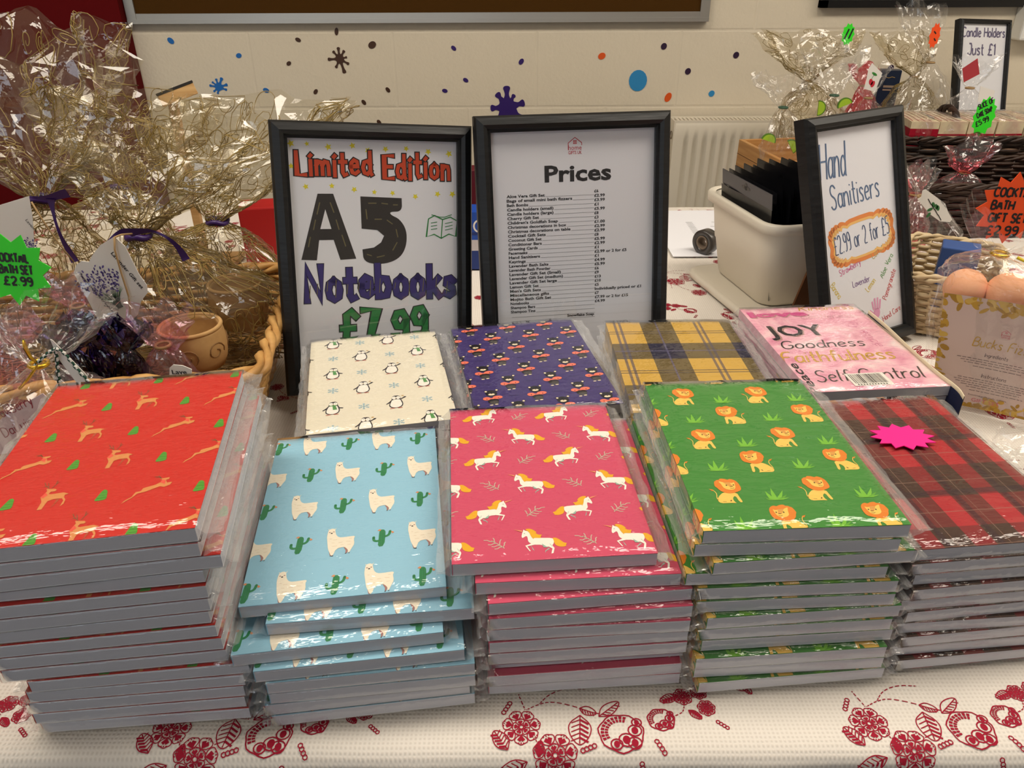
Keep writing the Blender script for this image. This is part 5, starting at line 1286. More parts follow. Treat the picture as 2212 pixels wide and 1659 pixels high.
small_bag('pink wrapped bath bar bag under the lavender card, deeper in the basket', 168, 660, .86, .036, .03, .02, .03, 44, FILM_PINK, 1.2)

# ---------------------------------------------------------------- strawberry daiquiri bag at the left front
M_BOMB = mat('pink_bath_bomb', rgb(236, 160, 180), .85, .1, bump=(60, .4, .002)); M_PEACH = mat('peach_bath_bomb', rgb(240, 176, 136), .85, .1, bump=(60, .4, .002))
nk = at_depth(84, 786, .60); base = Vector((nk.x, nk.y, .002))
t = thing('gift_bag', 'clear bag of strawberry daiquiri bath treats with gold twist tie, left front', 'gift bag', base)
top = at_depth(110, 655, .62)-base; n = nk-base
prof = [(.0, .03, .025, 0, 0), (.006, .062, .046, 0, 0), (n.z*.5, .066, .05, .0, 0), (n.z*.85, .045, .036, 0, 0), (n.z, .006, .006, 0, 0), (n.z+(top.z-n.z)*.3, .03, .022, .006, .006), (n.z+(top.z-n.z)*.7, .05, .03, .008, .012), (top.z, .062, .034, top.x, top.y)]
gift_wrap(t, 'film', prof, 12, FILM_BAG, 56, 40, .008, .13, 10, 0, freq=38, ragged=.02)
M_GOLD = mat('gold_foil', rgb(214, 170, 54), .25, metal=.9)
mb = MB(); mb.tube([(n.x+.0075*cos(a), n.y+.0075*sin(a), n.z) for a in [2*pi*i/16 for i in range(16)]], .0022, M_GOLD, 6, closed=True)
q = lambda px: [at_depth(x, y, .582)-base for x, y in px]
mb.tube(q([(82, 786), (74, 800), (62, 818), (44, 838)]), [.0015, .003, .0034, .003], M_GOLD, 6, flat=.4); mb.tube(q([(84, 786), (66, 772), (54, 750), (50, 734)]), [.0015, .0026, .003, .002], M_GOLD, 6, flat=.4); mb.build('twist_tie', t)
M_TWG = mat('green_twine', rgb(28, 74, 58), .8); M_TWW = mat('white_twine', rgb(234, 234, 228), .8)
def twine(mb, pts):
    pts = [Vector(p) for p in smoothline([tuple(p) for p in pts], 3)]
    for c, ph in ((M_TWG, 0), (M_TWW, pi)):
        P = []; s = 0
        for i, p in enumerate(pts):
            if i: s += (p-pts[i-1]).length
            a = s/.0012+ph; P.append(p+Vector((.0009*cos(a), 0, .0009*sin(a))))
        mb.tube(P, .0011, c, 5)
mb = MB(); twine(mb, q([(76, 788), (100, 765), (120, 752), (138, 760), (160, 790), (185, 818), (206, 840)])); twine(mb, q([(120, 752), (124, 790), (128, 826)])); mb.build('twine', t)
free_card(t, 'label_tag', [(108, 733), (114, 736), (188, 812), (190, 836), (172, 836), (124, 772)], .585, M_TAG, None, None, base)
A = Art(); pen(A, 'Strawberry', -24, 3, 9, .8, 'rd', 2, a=.42, width=48, it=2, slant=.2); pen(A, 'Daiquiri', -16, -12, 9, .8, 'rd', 2, a=.42, width=34, it=2, slant=.2)
free_card(t, 'name_label', [(18, 890), (92, 850), (112, 868), (78, 930), (40, 975), (-20, 985), (-30, 935)], .565, mat('pale_pink_card', rgb(214, 188, 186), .6), A, dict(rd=(150, 34, 52)), base)
for k, (dx, dy, z) in enumerate(((-.03, 0, .026), (.012, -.004, .026), (-.01, .012, .066))):
    mb = MB(); mb.lathe([(.022*sin(pi*i/12), -.022*cos(pi*i/12)) for i in range(13)], M_BOMB, 20); o = mb.build('bath_bomb'); o.location = base+Vector((dx, dy, z))
    tag(o, ['pink bath bomb low in the strawberry bag, by its left side', 'pink bath bomb low in the strawberry bag, by the red reindeer stack', 'pink bath bomb on top of the two others in the strawberry bag'][k], 'bath bomb', 'bath bombs in the strawberry bag')
small_bag('lavender and pink film bag at the left edge under the green price star', 18, 742, .70, .0, .03, .024, .03, 52, FILM_PINK, 1.3, None)
# things standing behind
M_PINE = mat('pale_pine', rgb(214, 176, 122), .6, .3, var=(6, rgb(184, 140, 86), 5, (1, 1, 14)))
c = at_depth(384, 205, 1.34); t = thing('display_stand', 'small wooden display stand with a black edge showing above the cellophane', 'display stand', (c.x, c.y, 0))
mb = MB(); q = Matrix.Translation((0, 0, c.z)) @ Matrix.Rotation(-.32, 4, 'Y') @ Matrix.Rotation(.5, 4, 'Z'); mb.box((-.03, -.012, -.009), (.03, .012, .009), M_PINE, q, .001); mb.build('crossbar', t)
mb = MB(); mb.box((-.0305, -.0125, .009), (.0305, .0125, .013), mat('black_chalk_edge', rgb(28, 24, 22), .7), q); mb.build('black_edge', t)
mb = MB(); mb.box((-.018, -.006, 0), (-.004, .006, c.z-.01), M_PINE, None, .001); mb.build('post', t)
mb = MB(); mb.box((-.05, -.04, 0), (.05, .04, .01), M_PINE, None, .002); mb.build('foot', t)
c = at_height(560, 520, .07)
mb = MB(); mb.box((-.03, -.03, 0), (.07, .03, max(.05, at_depth(565, 446, 1.29).z)), mat('red_card', rgb(176, 24, 26), .45), Matrix.Translation((at_depth(565, 500, 1.31).x, 1.31, .0)) @ rotz(.2), .003)
tag(mb.build('gift_box'), 'bright red card box standing behind the left framed sign', 'box')
a = at_height(1037, 582, 0)
mb = MB(); M1 = mat('royal_blue_card', rgb(24, 76, 176), .4); M2 = mat('navy_card', rgb(14, 48, 122), .4)
mb.box((-.075, 0, 0), (.075, .05, .035), M2); mb.box((-.075, 0, .035), (.075, .05, .055), mat('pale_card', rgb(206, 200, 204), .5)); mb.box((-.075, 0, .055), (.075, .05, .105), M1)
A = Art(); A.line([(2+11*cos(u), 80+11*sin(u)) for u in [2*pi*i/20 for i in range(21)]], 3, 'w', 1); A.rect(-70, 64, 70, 69, 'n', 1)
mb.tris(A.t, lambda u, v, l: (u*mm, -.0003, v*mm), dict(w=M_TAG, n=M2))
o = mb.build('carton'); o.location = (a.x, a.y, 0.0005); tag(o, 'blue and white striped carton seen in the gap between the framed signs', 'carton')
mb = MB(); mb.box((-.07, -.02, 0), (.07, .02, .15), mat('maroon_card', rgb(92, 14, 28), .5), None, .002); o = mb.build('gift_box'); o.location = (a.x-.005, a.y+.14, .0); tag(o, 'dark maroon box behind the blue and white carton', 'box')
# ================================================================== RIGHT SIDE
M_TUB = mat('cream_plastic', rgb(226, 218, 202), .35, .5); M_WOOD = mat('crate_pine', rgb(206, 156, 96), .5, .4, var=(5, rgb(176, 122, 66), 5, (1, 1, 16)))
# storage tub on its upturned lid
yw = .2; fc = at_height(1662, 492, .152); ux = Vector((cos(yw), sin(yw), 0)); uy = Vector((-sin(yw), cos(yw), 0))
TW, TD, TH = .17, .235, .14; ctr = fc+ux*TW/2+uy*TD/2
t = thing('storage_tub', 'cream plastic storage tub filled with black packets, standing on its lid', 'storage tub', (ctr.x, ctr.y, .012), (0, 0, yw))
def rr_ring(hw, hd, rad, z, N=64): return [(x, y, z) for x, y, _, _ in rrpath(hw, hd, rad, N)]
mb = MB(); rings = [rr_ring(TW/2-.030, TD/2-.032, .025, 0), rr_ring(TW/2-.026, TD/2-.027, .028, .006), rr_ring(TW/2-.017, TD/2-.017, .03, .062), rr_ring(TW/2-.0155, TD/2-.0155, .03, .064), rr_ring(TW/2-.009, TD/2-.009, .03, TH-.016),
                    rr_ring(TW/2-.011, TD/2-.011, .028, TH-.004), rr_ring(TW/2-.02, TD/2-.02, .026, .06), rr_ring(TW/2-.031, TD/2-.033, .022, .004)]
mb.grid([p for r in rings for p in r], 64, len(rings), M_TUB, True, False, True)
n = mb.add(rings[-1]); mb.face(list(range(n, n+64)), mb.m(M_TUB)); n = mb.add(rings[0]); mb.face(list(range(n, n+64))[::-1], mb.m(M_TUB)); mb.build('tub_body', t)
mb = MB(); rings = [rr_ring(TW/2-.009, TD/2-.009, .03, TH-.016), rr_ring(TW/2-.001, TD/2-.001, .032, TH-.016), rr_ring(TW/2, TD/2, .033, TH-.003), rr_ring(TW/2-.003, TD/2-.003, .032, TH), rr_ring(TW/2-.011, TD/2-.011, .028, TH-.002)]
mb.grid([p for r in rings for p in r], 64, len(rings), M_TUB, True, False, True); mb.build('rim', t)
lid = thing('tub_lid', 'cream plastic lid lying flat under the storage tub', 'lid', (ctr.x-.012, ctr.y-.01, 0), (0, 0, yw+.03))
mb = MB(); rings = [rr_ring(TW/2, TD/2+.005, .034, .0005), rr_ring(TW/2+.002, TD/2+.007, .035, .002), rr_ring(TW/2+.002, TD/2+.007, .035, .0095), rr_ring(TW/2-.003, TD/2+.002, .033, .0115), rr_ring(TW/2-.008, TD/2-.003, .03, .0105)]
mb.grid([p for r in rings for p in r], 64, len(rings), M_TUB, True, False, True)
for r, rev in ((rings[0], 1), (rings[-1], 0)): n = mb.add(r); f_ = list(range(n, n+64)); mb.face(f_[::-1] if rev else f_, mb.m(M_TUB))
mb.build('lid_shell', lid)
M_PACK = mat('black_packet', rgb(16, 16, 20), .25, .6, bump=(20, .3, .004)); M_PACKF = mat('grey_clear_header', rgb(70, 70, 76), .3, .5)
names = ['front', 'second', 'third', 'fourth', 'fifth', 'sixth', 'seventh', 'eighth', 'ninth', 'tenth', 'eleventh', 'twelfth']
for k in range(12):
    rn = random.Random(k+40); h = .165+.012*rn.random()+.001*k; ln = .155+.012*rn.random()
    x = -.047+.0085*k; y = rn.uniform(-.006, .008)
    loc = Vector((ctr.x, ctr.y, .022))+ux*x+uy*y
    p = thing('packet', '%s black packet from the left in the cream storage tub' % names[k] if k else 'leftmost black packet in the cream storage tub, its punched grey header showing', 'packet', loc, (0, -.14+.012*k, yw), 'black packets in the storage tub')
    mb = MB()
    mb.grid([((.002 if s else -.002)*(1-.6*abs(2*j/7-1)**2)+.002*sin(i*.8+k), -ln/2+ln*i/7, h*.86*j/7) for s in (0,) for j in range(8) for i in range(8)], 8, 8, M_PACK)
    mb.grid([(.0028*(1-.6*abs(2*j/7-1)**2)+.002*sin(i*.8+k), -ln/2+ln*i/7, h*.86*j/7) for j in range(8) for i in range(8)], 8, 8, M_PACK); mb.build('pouch', p)
    mb = MB(); A = Art(); A.poly([(-ln/2, h*.86), (ln/2, h*.86), (ln/2, h), (-ln/2, h)], 'g', 0)
    mb.tris(A.t, lambda u, v, l: (-.0005, u, v), dict(g=M_PACKF if k == 0 else M_PACK)); mb.tris(A.t, lambda u, v, l: (.0005, u, v), dict(g=M_PACKF if k == 0 else M_PACK))
    B = Art(); B.ell(0, h*.935, .014, .0035, 'h'); B.ell(0, h*.945, .005, .006, 'h'); mb.tris(B.t, lambda u, v, l: (-.0008, u, v), dict(h=M_PACK)); mb.build('header', p)
# roll of tape and price sheets by the tub
c = at_height(1521, 548, .0); t = thing('tape_roll', 'dark grey roll of tape standing on edge left of the storage tub', 'tape roll', (c.x, c.y, .024), (pi/2, 0, -.9))
mb = MB(); mb.lathe([(.013, -.011), (.0225, -.011), (.0235, -.009), (.0235, .009), (.0225, .011), (.013, .011), (.013, -.011)], mat('smoke_tape', rgb(58, 54, 52), .25, .6), 36); mb.build('tape', t)
mb = MB(); mb.lathe([(.010, -.0112), (.013, -.0112), (.013, .0112), (.010, .0112), (.010, -.0112)], mat('card_core', rgb(120, 104, 88), .8), 30); mb.build('core', t)
A = Art(); font_art(A, 'Prices', 60, 40, 13, 'k', 1, bold=.04, width=66)
for i in range(16): A.rect(22, 66+i*9.5, 22+50+(i*37 % 30), 68+i*9.5, 'g', 1); A.rect(128, 66+i*9.5, 142, 68+i*9.5, 'g', 1)
mb = MB(); mb.box((-.105, -.1485, 0), (.105, .1485, .0012), M_PAPER)
mb.tris(A.t, lambda u, v, l: (.105-u*mm, -.1485+v*mm, .0015), {'k': M_PEN, 'g': mat('faint_print', rgb(150, 150, 152), .6)})
o = mb.build('price_sheet'); o.location = (.408, 1.512, .0006); o.rotation_euler = (0, 0, .01); tag(o, 'printed price sheet lying upside down on the cloth behind the tub', 'paper sheet')
# leaflet curled against the pink stack
M_LEAFN = mat('navy_leaflet', rgb(22, 30, 66), .4); M_LEAFC = mat('cream_edge', rgb(222, 206, 176), .6)
path = [(1868, 672), (1905, 702), (1960, 755), (2020, 808), (2062, 838), (2074, 858)]
P3 = smoothline([tuple(at_height(x+5, y, .112)) for x, y in path], 2); c = Vector(P3[len(P3)//2]); c.z = 0
mb = MB(); mi = mb.m(M_LEAFN); mj = mb.m(M_LEAFC); N = len(P3)
rows_ = []
for dz, off in ((-.110, 0), (-.004, 0), (0, 0), (0, .0011), (-.110, .0011)):
    rows_.append(mb.add([(p[0]-c.x+off, p[1]-c.y+off*.6, p[2]+dz) for p in P3]))
for k, m_ in ((0, mi), (1, mj), (2, mj), (3, mj)):
    for i in range(N-1): mb.face((rows_[k]+i, rows_[k]+i+1, rows_[k+1]+i+1, rows_[k+1]+i), m_, True)
o = mb.build('leaflet'); o.location = (c.x+.0015, c.y, .0008); tag(o, 'curled navy leaflet with a cream edge standing against the pink inspirational stack', 'leaflet')

# crate of wrapped lime sets
a = at_height(1597, 298, .105); b = at_height(1694, 347, .105); d = (a-b); dl = d.length; yc = atan2(d.y, d.x)-pi/2
ux = Vector((cos(yc), sin(yc), 0)); uy = Vector((-sin(yc), cos(yc), 0)); CW, CD, CH = .26, dl, .10; ctr = b+ux*CW/2+uy*CD/2
t = thing('wooden_crate', 'small pale wooden crate holding wrapped lime sets behind the storage tub', 'crate', (ctr.x, ctr.y, .002), (0, 0, yc))
for nm, lo, hi in (('side_panel', (-CW/2, -CD/2, 0), (-CW/2+.01, CD/2, CH)), ('side_panel', (CW/2-.01, -CD/2, 0), (CW/2, CD/2, CH)), ('end_panel', (-CW/2+.01, -CD/2, 0), (CW/2-.01, -CD/2+.01, CH)), ('end_panel', (-CW/2+.01, CD/2-.01, 0), (CW/2-.01, CD/2, CH)), ('base', (-CW/2+.01, -CD/2+.01, 0), (CW/2-.01, CD/2-.01, .008))):
    mb = MB(); mb.box(lo, hi, M_WOOD, None, .0012)
    if nm == 'side_panel':
        for z in (.033, .066): mb.box((lo[0]-.0004, lo[1], z), (hi[0]+.0004, hi[1], z+.0012), mat('crate_gap', rgb(96, 62, 34), .8))
    mb.build(nm, t)
crate_top = CH+.002
M_LIME = mat('lime_green', rgb(160, 196, 52), .5, .4); M_BOT = mat('dark_green_twine', rgb(60, 92, 70), .8)
def gift_bag(label, base, neck, top, body, fan, seed, film=None, swirls=0, tie=M_STRING, amp=.011, nu=48, nv=36, group=None, ragged=.02, freq=34):
    t = thing('gift_bag', label, 'gift bag', base, group=group)
    gift_wrap(t, 'film', neckprof(base, neck, top, body, fan), seed, film or FILM_BAG, nu, nv, amp, .14, 9, swirls, freq=freq, ragged=ragged)
    n = neck-base
    if tie: mb = MB(); mb.tube([(n.x+.0095*cos(a), n.y+.0095*sin(a), n.z) for a in [2*pi*i/14 for i in range(14)]], .0022, tie, 5, closed=True); mb.build('neck_tie', t)
    return t
def bits(label, cat, pts, r, m_, group, flat=.35, name='soap_slice'):
    for k, (p, a) in enumerate(pts):
        mb = MB(); mb.lathe([(0, -r*flat), (r*.8, -r*flat), (r, -r*flat*.5), (r, r*flat*.5), (r*.8, r*flat), (0, r*flat)], m_, 18, Matrix.Rotation(a, 4, 'Y') @ Matrix.Rotation(pi/2, 4, 'X')); o = mb.build(name); o.location = p
        tag(o, label[k], cat, group)
def std(px, py, Y, z=0.012): p = at_depth(px, py, Y); return Vector((p.x, p.y, z))
YB = ctr.y
b1 = std(1700, 300, YB-.03); gift_bag('clear wrapped lime set at the near left of the wooden crate', b1, at_depth(1692, 232, YB-.02), at_depth(1690, 165, YB), (.050, .040), (.062, .035), 61, tie=M_BOT)
b2 = std(1790, 280, YB+.02); gift_bag('tall clear wrapped lime set in the middle of the wooden crate', b2, at_depth(1802, 206, YB+.03), at_depth(1795, 100, YB+.06), (.055, .045), (.075, .04), 62, tie=M_BOT)
M_RIND = mat('lime_rind', rgb(84, 128, 40), .5, .4)
for k, (lb, px, py, Y, a_) in enumerate((('lime slice soap low in the near lime set', 1660, 305, YB-.04, .3), ('lime slice soap at the middle of the near lime set', 1708, 318, YB-.045, 1.0), ('lime slice soap at the left of the tall lime set', 1768, 234, YB+.0, 1.5), ('lime slice soap at the right of the tall lime set', 1826, 228, YB+.0, -.4))):
    mb = MB(); R = .017; q = Matrix.Rotation(a_, 4, 'Y')
    mb.extrude([(R*.86*cos(t), R*.86*sin(t)) for t in [pi*i/14 for i in range(15)]], lambda u, v, d: q @ Vector((u, d, v)), .005, M_LIME)
    arc = [pi*i/14 for i in range(15)]
    mb.extrude([(R*cos(t), R*sin(t)) for t in arc]+[(R*.86*cos(t), R*.86*sin(t)) for t in arc[::-1]], lambda u, v, d: q @ Vector((u, d, v)), .005, M_RIND)
    o = mb.build('lime_soap'); o.location = at_depth(px, py, Y); tag(o, lb, 'soap', 'lime slices in the crate sets')
# wrapped sets on the wall table behind the crate
YG = 2.26
b3 = std(1755, 260, YG, 0); gift_bag('gold swirl cellophane set behind the crate, close to the wall', b3, at_depth(1745, 175, YG), at_depth(1750, 75, YG+.03), (.10, .06), (.135, .045), 63, FILM_GIFT, 130, amp=.012)
b4 = std(1890, 260, 2.14, 0); gift_bag('clear wrapped cherry set with a cherry tag, right of the lime sets', b4, at_depth(1876, 212, 2.14), at_depth(1868, 140, 2.17), (.06, .045), (.06, .035), 64)
A = Art(); A.ell(-2, -9, 5, 8, 'c', 1, .3); A.ell(4, -14, 5, 8, 'c', 1, -.2); A.ell(3, 10, 8, 3, 'g', 1, -.5); A.line([(-2, -2), (1, 5), (4, 10)], 1.2, 'g', 1)
tc = thing('gift_tag', 'white tag printed with red cherries on the wrapped cherry set', 'gift tag', at_depth(1884, 168, 2.07)); free_card(tc, 'card', [(1884, 136), (1906, 158), (1898, 178), (1890, 198), (1866, 192), (1872, 170), (1876, 150)], 2.07, M_TAG, A, dict(c=(206, 44, 62), g=(60, 140, 60)), tc.location)
gift_bag('red film topped set behind the cherry tag', std(1862, 260, 2.24, 0), at_depth(1866, 185, 2.24), at_depth(1868, 142, 2.26), (.045, .04), (.04, .03), 65, FILM_RED)
b5 = std(1990, 250, 2.10, 0); gift_bag('tallest clear wrapped gift with a long gathered top under the picture frame', b5, at_depth(2010, 135, 2.10), at_depth(1985, 8, 2.13), (.075, .055), (.05, .03), 66, FILM_BAG, 0, amp=.012, nv=46)
gift_bag('gold swirl cellophane set between the navy carton and the tallest wrapped gift', std(1960, 260, 2.22, 0), at_depth(1975, 165, 2.22), at_depth(1955, 75, 2.26), (.085, .06), (.085, .04), 67, FILM_GIFT, 100, amp=.012)
gift_bag('wrapped set with a red and white label below the candle holders sign', std(2085, 270, 2.0, 0), at_depth(2095, 190, 2.0), at_depth(2110, 130, 2.02), (.075, .05), (.06, .03), 68)
tc = thing('gift_tag', 'red square label on the wrapped set below the candle holders sign', 'gift tag', at_depth(2095, 155, 1.93)); free_card(tc, 'card', [(2079, 148), (2112, 126), (2116, 160), (2082, 178)], 1.93, mat('dusty_red_card', rgb(176, 58, 66), .5), None, None, tc.location)
tc = thing('gift_tag', 'white folded tag right of the slice of cake soap star', 'gift tag', at_depth(2130, 200, 1.90)); free_card(tc, 'card', [(2118, 186), (2150, 196), (2140, 222), (2112, 220)], 1.90, M_TAG, None, None, tc.location)
c = at_depth(1927, 152, 2.30); e = at_depth(1945, 152, 2.30)
t = thing('carton', 'navy carton with small gold lettering among the wrapped gifts', 'carton', (c.x, 2.30, 0), (0, 0, -.25)); mb = MB(); mb.box((-.027, 0, 0), (.027, .04, c.z), mat('deep_navy_card', rgb(28, 44, 74), .4), None, .001); mb.build('box', t)
A2 = Art(); A2.line([(-12, -18), (-4, -20), (4, -17), (12, -19)], 1.4, 'g', 1); A2.rect(-14, -46, 14, -40, 'w', 1); A2.rect(-14, -54, 8, -50, 'w', 1); A2.rect(-24, -118, 24, -96, 'w', 1)
mb = MB(); mb.tris(A2.t, lambda u, v, l: (u*mm, -.0004, c.z+v*mm), dict(g=mat('gold_ink', rgb(190, 160, 90), .4), w=mat('buff_ink', rgb(176, 160, 140), .5))); mb.build('front_print', t)

# dark baskets
f1 = at_depth(2080, 300, 1.80); cx = at_depth(1952, 300, 1.80).x
wicker('dark wicker basket holding the cake soap slices, at the back right', (cx+.27, 1.80+.15, 0), 0, .54, .30, f1.z-.004, .02, M_DARK, M_DARK, 15, .0042, 34, .006, handle=(-.37,), rad=.04)
mb = MB(); rn = random.Random(9)
mb.box((cx+.05, 1.835, .01), (cx+.49, 2.065, f1.z-.03), mat('brown_tissue', rgb(150, 120, 96), .8, bump=(40, .8, .01)), None, .01)
tag(mb.build('tissue_filling'), 'crumpled brown tissue filling the back dark basket', 'tissue', kind='stuff')
M_CREAMS = mat('cream_soap', rgb(226, 216, 176), .45, .4, var=(30, rgb(206, 170, 150), 5)); M_REDS = mat('crimson_soap', rgb(160, 22, 44), .4, .4)
for k in range(5):
    c = at_depth(2000+58*k, 285, 1.86); t = thing('cake_soap', ['wrapped cake soap slice with a crimson end, first from the left in the basket', 'second cake soap slice from the left, behind the wicker rim', 'third cake soap slice from the left, below the tall green star', 'fourth cake soap slice from the left in the back basket', 'last cake soap slice at the right edge of the back basket'][k], 'soap', (c.x, 1.93, f1.z-.03), (0, 0, .05*k-.1), 'cake soap slices')
    mb = MB(); mb.extrude([(-.032, -.075), (.032, -.075), (.026, .07), (-.026, .07)], lambda u, v, d: Vector((u, v, .042+d)), .016, M_CREAMS); mb.build('icing', t)
    mb = MB(); mb.extrude([(-.032, -.075), (.032, -.075), (.026, .07), (-.026, .07)], lambda u, v, d: Vector((u, v, d)), .042, M_REDS if k in (0,) else M_CREAMS)
    for z in (.012, .026): mb.box((-.0325, -.0755, z), (.0325, -.074, z+.004), M_REDS)
    mb.build('sponge', t)
    mb = MB(); A = Art()
    for i in range(4): A.line([(-28+14*i, -70), (-20+12*i, 0), (-24+14*i, 66)], 1.6, 'r', 1, it=1)
    mb.tris(A.t, lambda u, v, l: (u*mm, v*mm, .0585), dict(r=M_REDS)); mb.build('drizzle', t)
    prof = [(.0, .03, .07, 0, 0), (.004, .036, .082, 0, 0), (.035, .038, .084, 0, 0), (.060, .034, .08, 0, 0), (.066, .02, .04, 0, 0), (.067, .002, .002, 0, 0)]
    gift_wrap(t, 'film', prof, 80+k, FILM_BAG, 30, 14, .004, .04, 7, 0, freq=50, ragged=0)
f2 = at_depth(2090, 402, 1.46); cx2 = at_depth(1968, 402, 1.46).x
wicker('dark wicker basket in front, behind the orange price star', (cx2+.27, 1.46+.12, 0), 0, .54, .23, f2.z-.004, .012, M_DARK, M_DARK, 14, .0042, 36, .005, rad=.04)
gift_bag('red film wrapped set in the front dark basket', Vector((cx2+.16, 1.58, .012)), Vector((cx2+.16, 1.57, .105)), Vector((cx2+.17, 1.58, .15)), (.06, .05), (.05, .03), 71, FILM_RED)
gift_bag('second red film wrapped set in the front dark basket, by the star', Vector((cx2+.34, 1.58, .012)), Vector((cx2+.34, 1.57, .10)), Vector((cx2+.35, 1.58, .14)), (.06, .05), (.05, .03), 72, FILM_RED)
# cream basket with a blue box and wrapped treats
cb = at_height(1978, 565, .10)
wicker('cream woven basket half hidden behind the hand sanitisers sign', (cb.x+.075, cb.y+.035, 0), -.5, .13, .20, .088, .010, M_CREAM, M_CREAM, 14, .003, 34, .0045, rad=.025)
mb = MB(); mb.box((-.026, -.022, 0), (.026, .022, .105), mat('denim_blue_card', rgb(50, 82, 146), .45), None, .002); p = Vector((cb.x+.08, cb.y+.03, 0)); o = mb.build('gift_box'); o.location = (p.x, p.y, .0095); o.rotation_euler = (0, 0, -.5); tag(o, 'mid blue card box standing in the cream woven basket', 'box')
b6 = Vector((at_depth(2010, 500, 1.33).x, 1.33, 0)); 
gift_bag('clear mulled set with a red film top and leafy white tag, by the sanitisers sign', b6, at_depth(1994, 425, 1.33), at_depth(1985, 362, 1.35), (.05, .045), (.028, .02), 73, FILM_BAG, 0, M_STRING)
gift_bag('red film tuft at the neck of a set beside the sanitisers sign', b6+Vector((-.012, .07, 0)), at_depth(1978, 420, 1.41), at_depth(1976, 358, 1.42), (.04, .04), (.032, .022), 74, FILM_RED)
A = Art(); rn = random.Random(12)
for k in range(5): A.ell(rn.uniform(-12, 16), rn.uniform(-14, 8), 5, 2.6, 'g', 1, rn.uniform(0, 3))
for k in range(4): A.line([(-16+k*8, 14-k*9), (-8+k*8, 4-k*9)], 1.4, 'k', 1)
font_art(A, 'Winter bath set', -6, 22, 2.6, 'k', 1, a=-.78, width=34)
tc = thing('gift_tag', 'white shaped tag with green leaves hanging beside the hand sanitisers sign', 'gift tag', at_depth(2022, 450, 1.26)); free_card(tc, 'card', [(1993, 412), (2000, 409), (2042, 440), (2048, 458), (2057, 474), (2052, 480), (2030, 478), (2008, 462), (1982, 430), (1990, 426)], 1.26, M_TAG, A, dict(g=(50, 110, 60), k=(44, 44, 44)), tc.location)
# bucks fizz bag
B0 = at_height(2008, 868, .002); B1_ = at_height(2192, 926, .002); dv = (B1_-B0); ybk = atan2(dv.y, dv.x)+.2; cw = .125
ux = Vector((cos(ybk), sin(ybk), 0)); uy = Vector((-sin(ybk), cos(ybk), 0)); mid = B0+ux*cw/2
base = mid+uy*.038; base.z = .0015
t = thing('gift_bag', 'clear bag of peach bath bombs with a gold edged card, right of the sanitisers sign', 'gift bag', base)
nk = at_depth(2160, 548, base.y-.03)-base; H_ = nk.z; kx, ky = nk.dot(ux), nk.dot(uy)
mb_prof = [(.0, .05, .02, 0, 0), (.004, .074, .034, 0, 0), (H_*.45, .076, .038, -.058*H_, -.04*H_), (H_*.8, .070, .040, -.104*H_, -.072*H_), (H_*.93, .045, .03, kx*.8-.01, ky*.8-.01), (H_, .007, .007, kx, ky), (H_+.012, .03, .018, kx, ky), (H_+.045, .05, .024, kx, ky)]
gift_wrap(t, 'film', mb_prof, 91, FILM_BAG, 60, 44, .0045, .05, 9, 0, freq=38, ragged=.02, yaw=ybk)
A = Art(); rn = random.Random(6); cwm = cw*1000; chm = 145
for i in range(70): A.ell(rn.uniform(0, cwm), chm-rn.random()**2*16, rn.uniform(2, 7), rn.uniform(1.5, 4), rn.choice(('g1', 'g2', 'g3')), 1+i*.01, rn.uniform(0, 3), 9)
for i in range(40): A.ell(rn.random()**2*9, rn.uniform(0, chm), rn.uniform(1.5, 4), rn.uniform(2, 6), rn.choice(('g1', 'g2', 'g3')), 1+i*.01, rn.uniform(0, 3), 9)
for i in range(60): A.ell(rn.uniform(28, cwm), rn.random()**2*16, rn.uniform(2, 7), rn.uniform(1.5, 4), rn.choice(('g1', 'g2', 'g3')), 1+i*.01, rn.uniform(0, 3), 9)
for i in range(30): A.ell(cwm-rn.random()**2*9, rn.uniform(0, chm), rn.uniform(1.5, 4), rn.uniform(2, 6), rn.choice(('g1', 'g2', 'g3')), 1+i*.01, rn.uniform(0, 3), 9)
home_logo(A, 68, 106, 9, 'lg'); pen(A, 'Bucks Fizz', 36, 84, 12, 1.1, 'g1', 3, width=56, it=2, slant=.2)
pen(A, 'Ingredients', 50, 72, 5, .6, 'tx', 3, width=24, it=1, slant=.2); pen(A, 'Instructions', 50, 44, 5, .6, 'tx', 3, width=26, it=1, slant=.2)
for y, x0, x1 in ((67, 22, 104), (64, 26, 106), (61, 30, 98), (57, 40, 90), (40, 26, 100), (37, 22, 104), (34, 24, 102), (31, 30, 94), (28, 36, 92), (24, 40, 96)):
    x = x0
    while x < x1: q = rn.uniform(2, 7); A.rect(x, y, min(x+q, x1), y+.7, 'tx', 3); x += q+1.2
font_art(A, 'homegiftsuk.com', 40, 17, 2.4, 'tx', 3, width=40); font_art(A, 'GIFT SET', 44, 9, 5, 'lg', 3, width=30)
mb = MB(); 
def cardmap(u, v, l): p = mid - base + ux*(u-cwm/2)*mm - uy*(-.004+.004*((u-cwm/2)/(cwm/2))**2 + l*.00004) - ux*v*mm*.13 - uy*v*mm*.09; p.z = .004+v*mm; return p
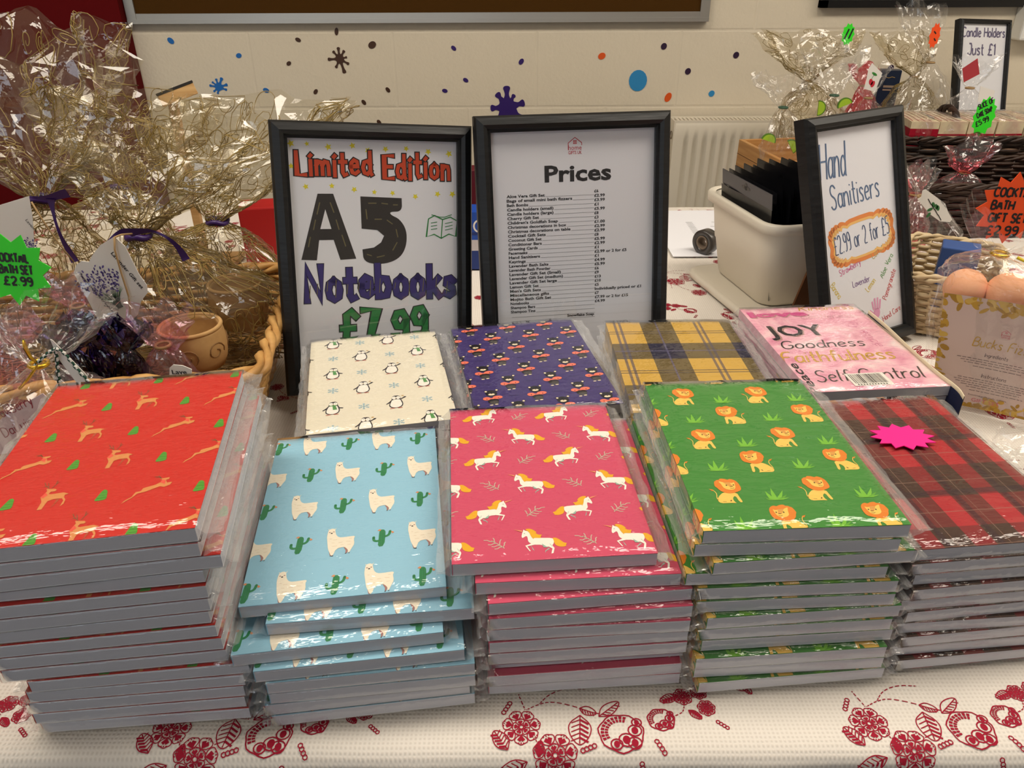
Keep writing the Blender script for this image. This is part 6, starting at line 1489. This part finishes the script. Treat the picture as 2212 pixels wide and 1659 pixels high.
mpc = mat('pearl_card', rgb(206, 180, 172), .5)
mb.grid([cardmap(cwm*i/16, v, -4) for v in (0, chm) for i in range(17)], 17, 2, mpc); mb.grid([cardmap(cwm*i/16, v, -20) for v in (0, chm) for i in range(17)], 17, 2, mpc)
mb.tris(A.clip(0, 0, cwm, chm).t, cardmap, {k: mat('ink_%d_%d_%d' % q, rgb(*q), .5) for k, q in dict(g1=(190, 146, 44), g2=(166, 124, 36), g3=(206, 168, 78), lg=(206, 92, 112), tx=(116, 96, 96)).items()}); mb.build('name_card', t)
mb = MB(); q = nk.copy(); mb.tube([q+Vector((.0085*cos(a), .0085*sin(a), 0)) for a in [2*pi*i/14 for i in range(14)]], .002, M_GOLD, 5, closed=True); mb.tube([q+Vector((.012, -.012, 0)), q+Vector((.022, -.018, -.004)), q+Vector((.026, -.02, -.014))], .0018, mat('yellow_tie', rgb(226, 200, 30), .4), 5); mb.build('twist_tie', t)
lb = ['peach bath bomb at the lower left in the clear bag, low behind the card', 'peach bath bomb at the lower right in the clear bag, low behind the card', 'peach bath bomb in the clear bag, middle left behind the card', 'peach bath bomb in the clear bag, middle right behind the card', 'peach bath bomb showing above the gold card, nearest the sign', 'peach bath bomb showing above the gold card, at its middle', 'peach bath bomb showing above the gold card, at the right edge']
for k, (u, z) in enumerate(((-.03, .027), (.03, .027), (-.03, .085), (.03, .085), (-.042, .143), (.002, .146), (.045, .141))):
    mb = MB(); mb.lathe([(.024*sin(pi*i/14), -.024*cos(pi*i/14)) for i in range(15)], M_PEACH, 22); o = mb.build('bath_bomb'); p = base+ux*(u-.13*z)+uy*(.010-.09*z); p.z = z; o.location = p; tag(o, lb[k], 'bath bomb', 'bath bombs in the peach bag')
# clear wrapped corner at the right edge
p = at_height(2235, 1050, 0); gift_bag('corner of a clear wrapped set at the right edge beside the red tartan stack', Vector((p.x+.02, p.y+.03, .001)), Vector((p.x+.03, p.y+.03, .05)), Vector((p.x+.03, p.y+.03, .07)), (.05, .04), (.03, .02), 95)
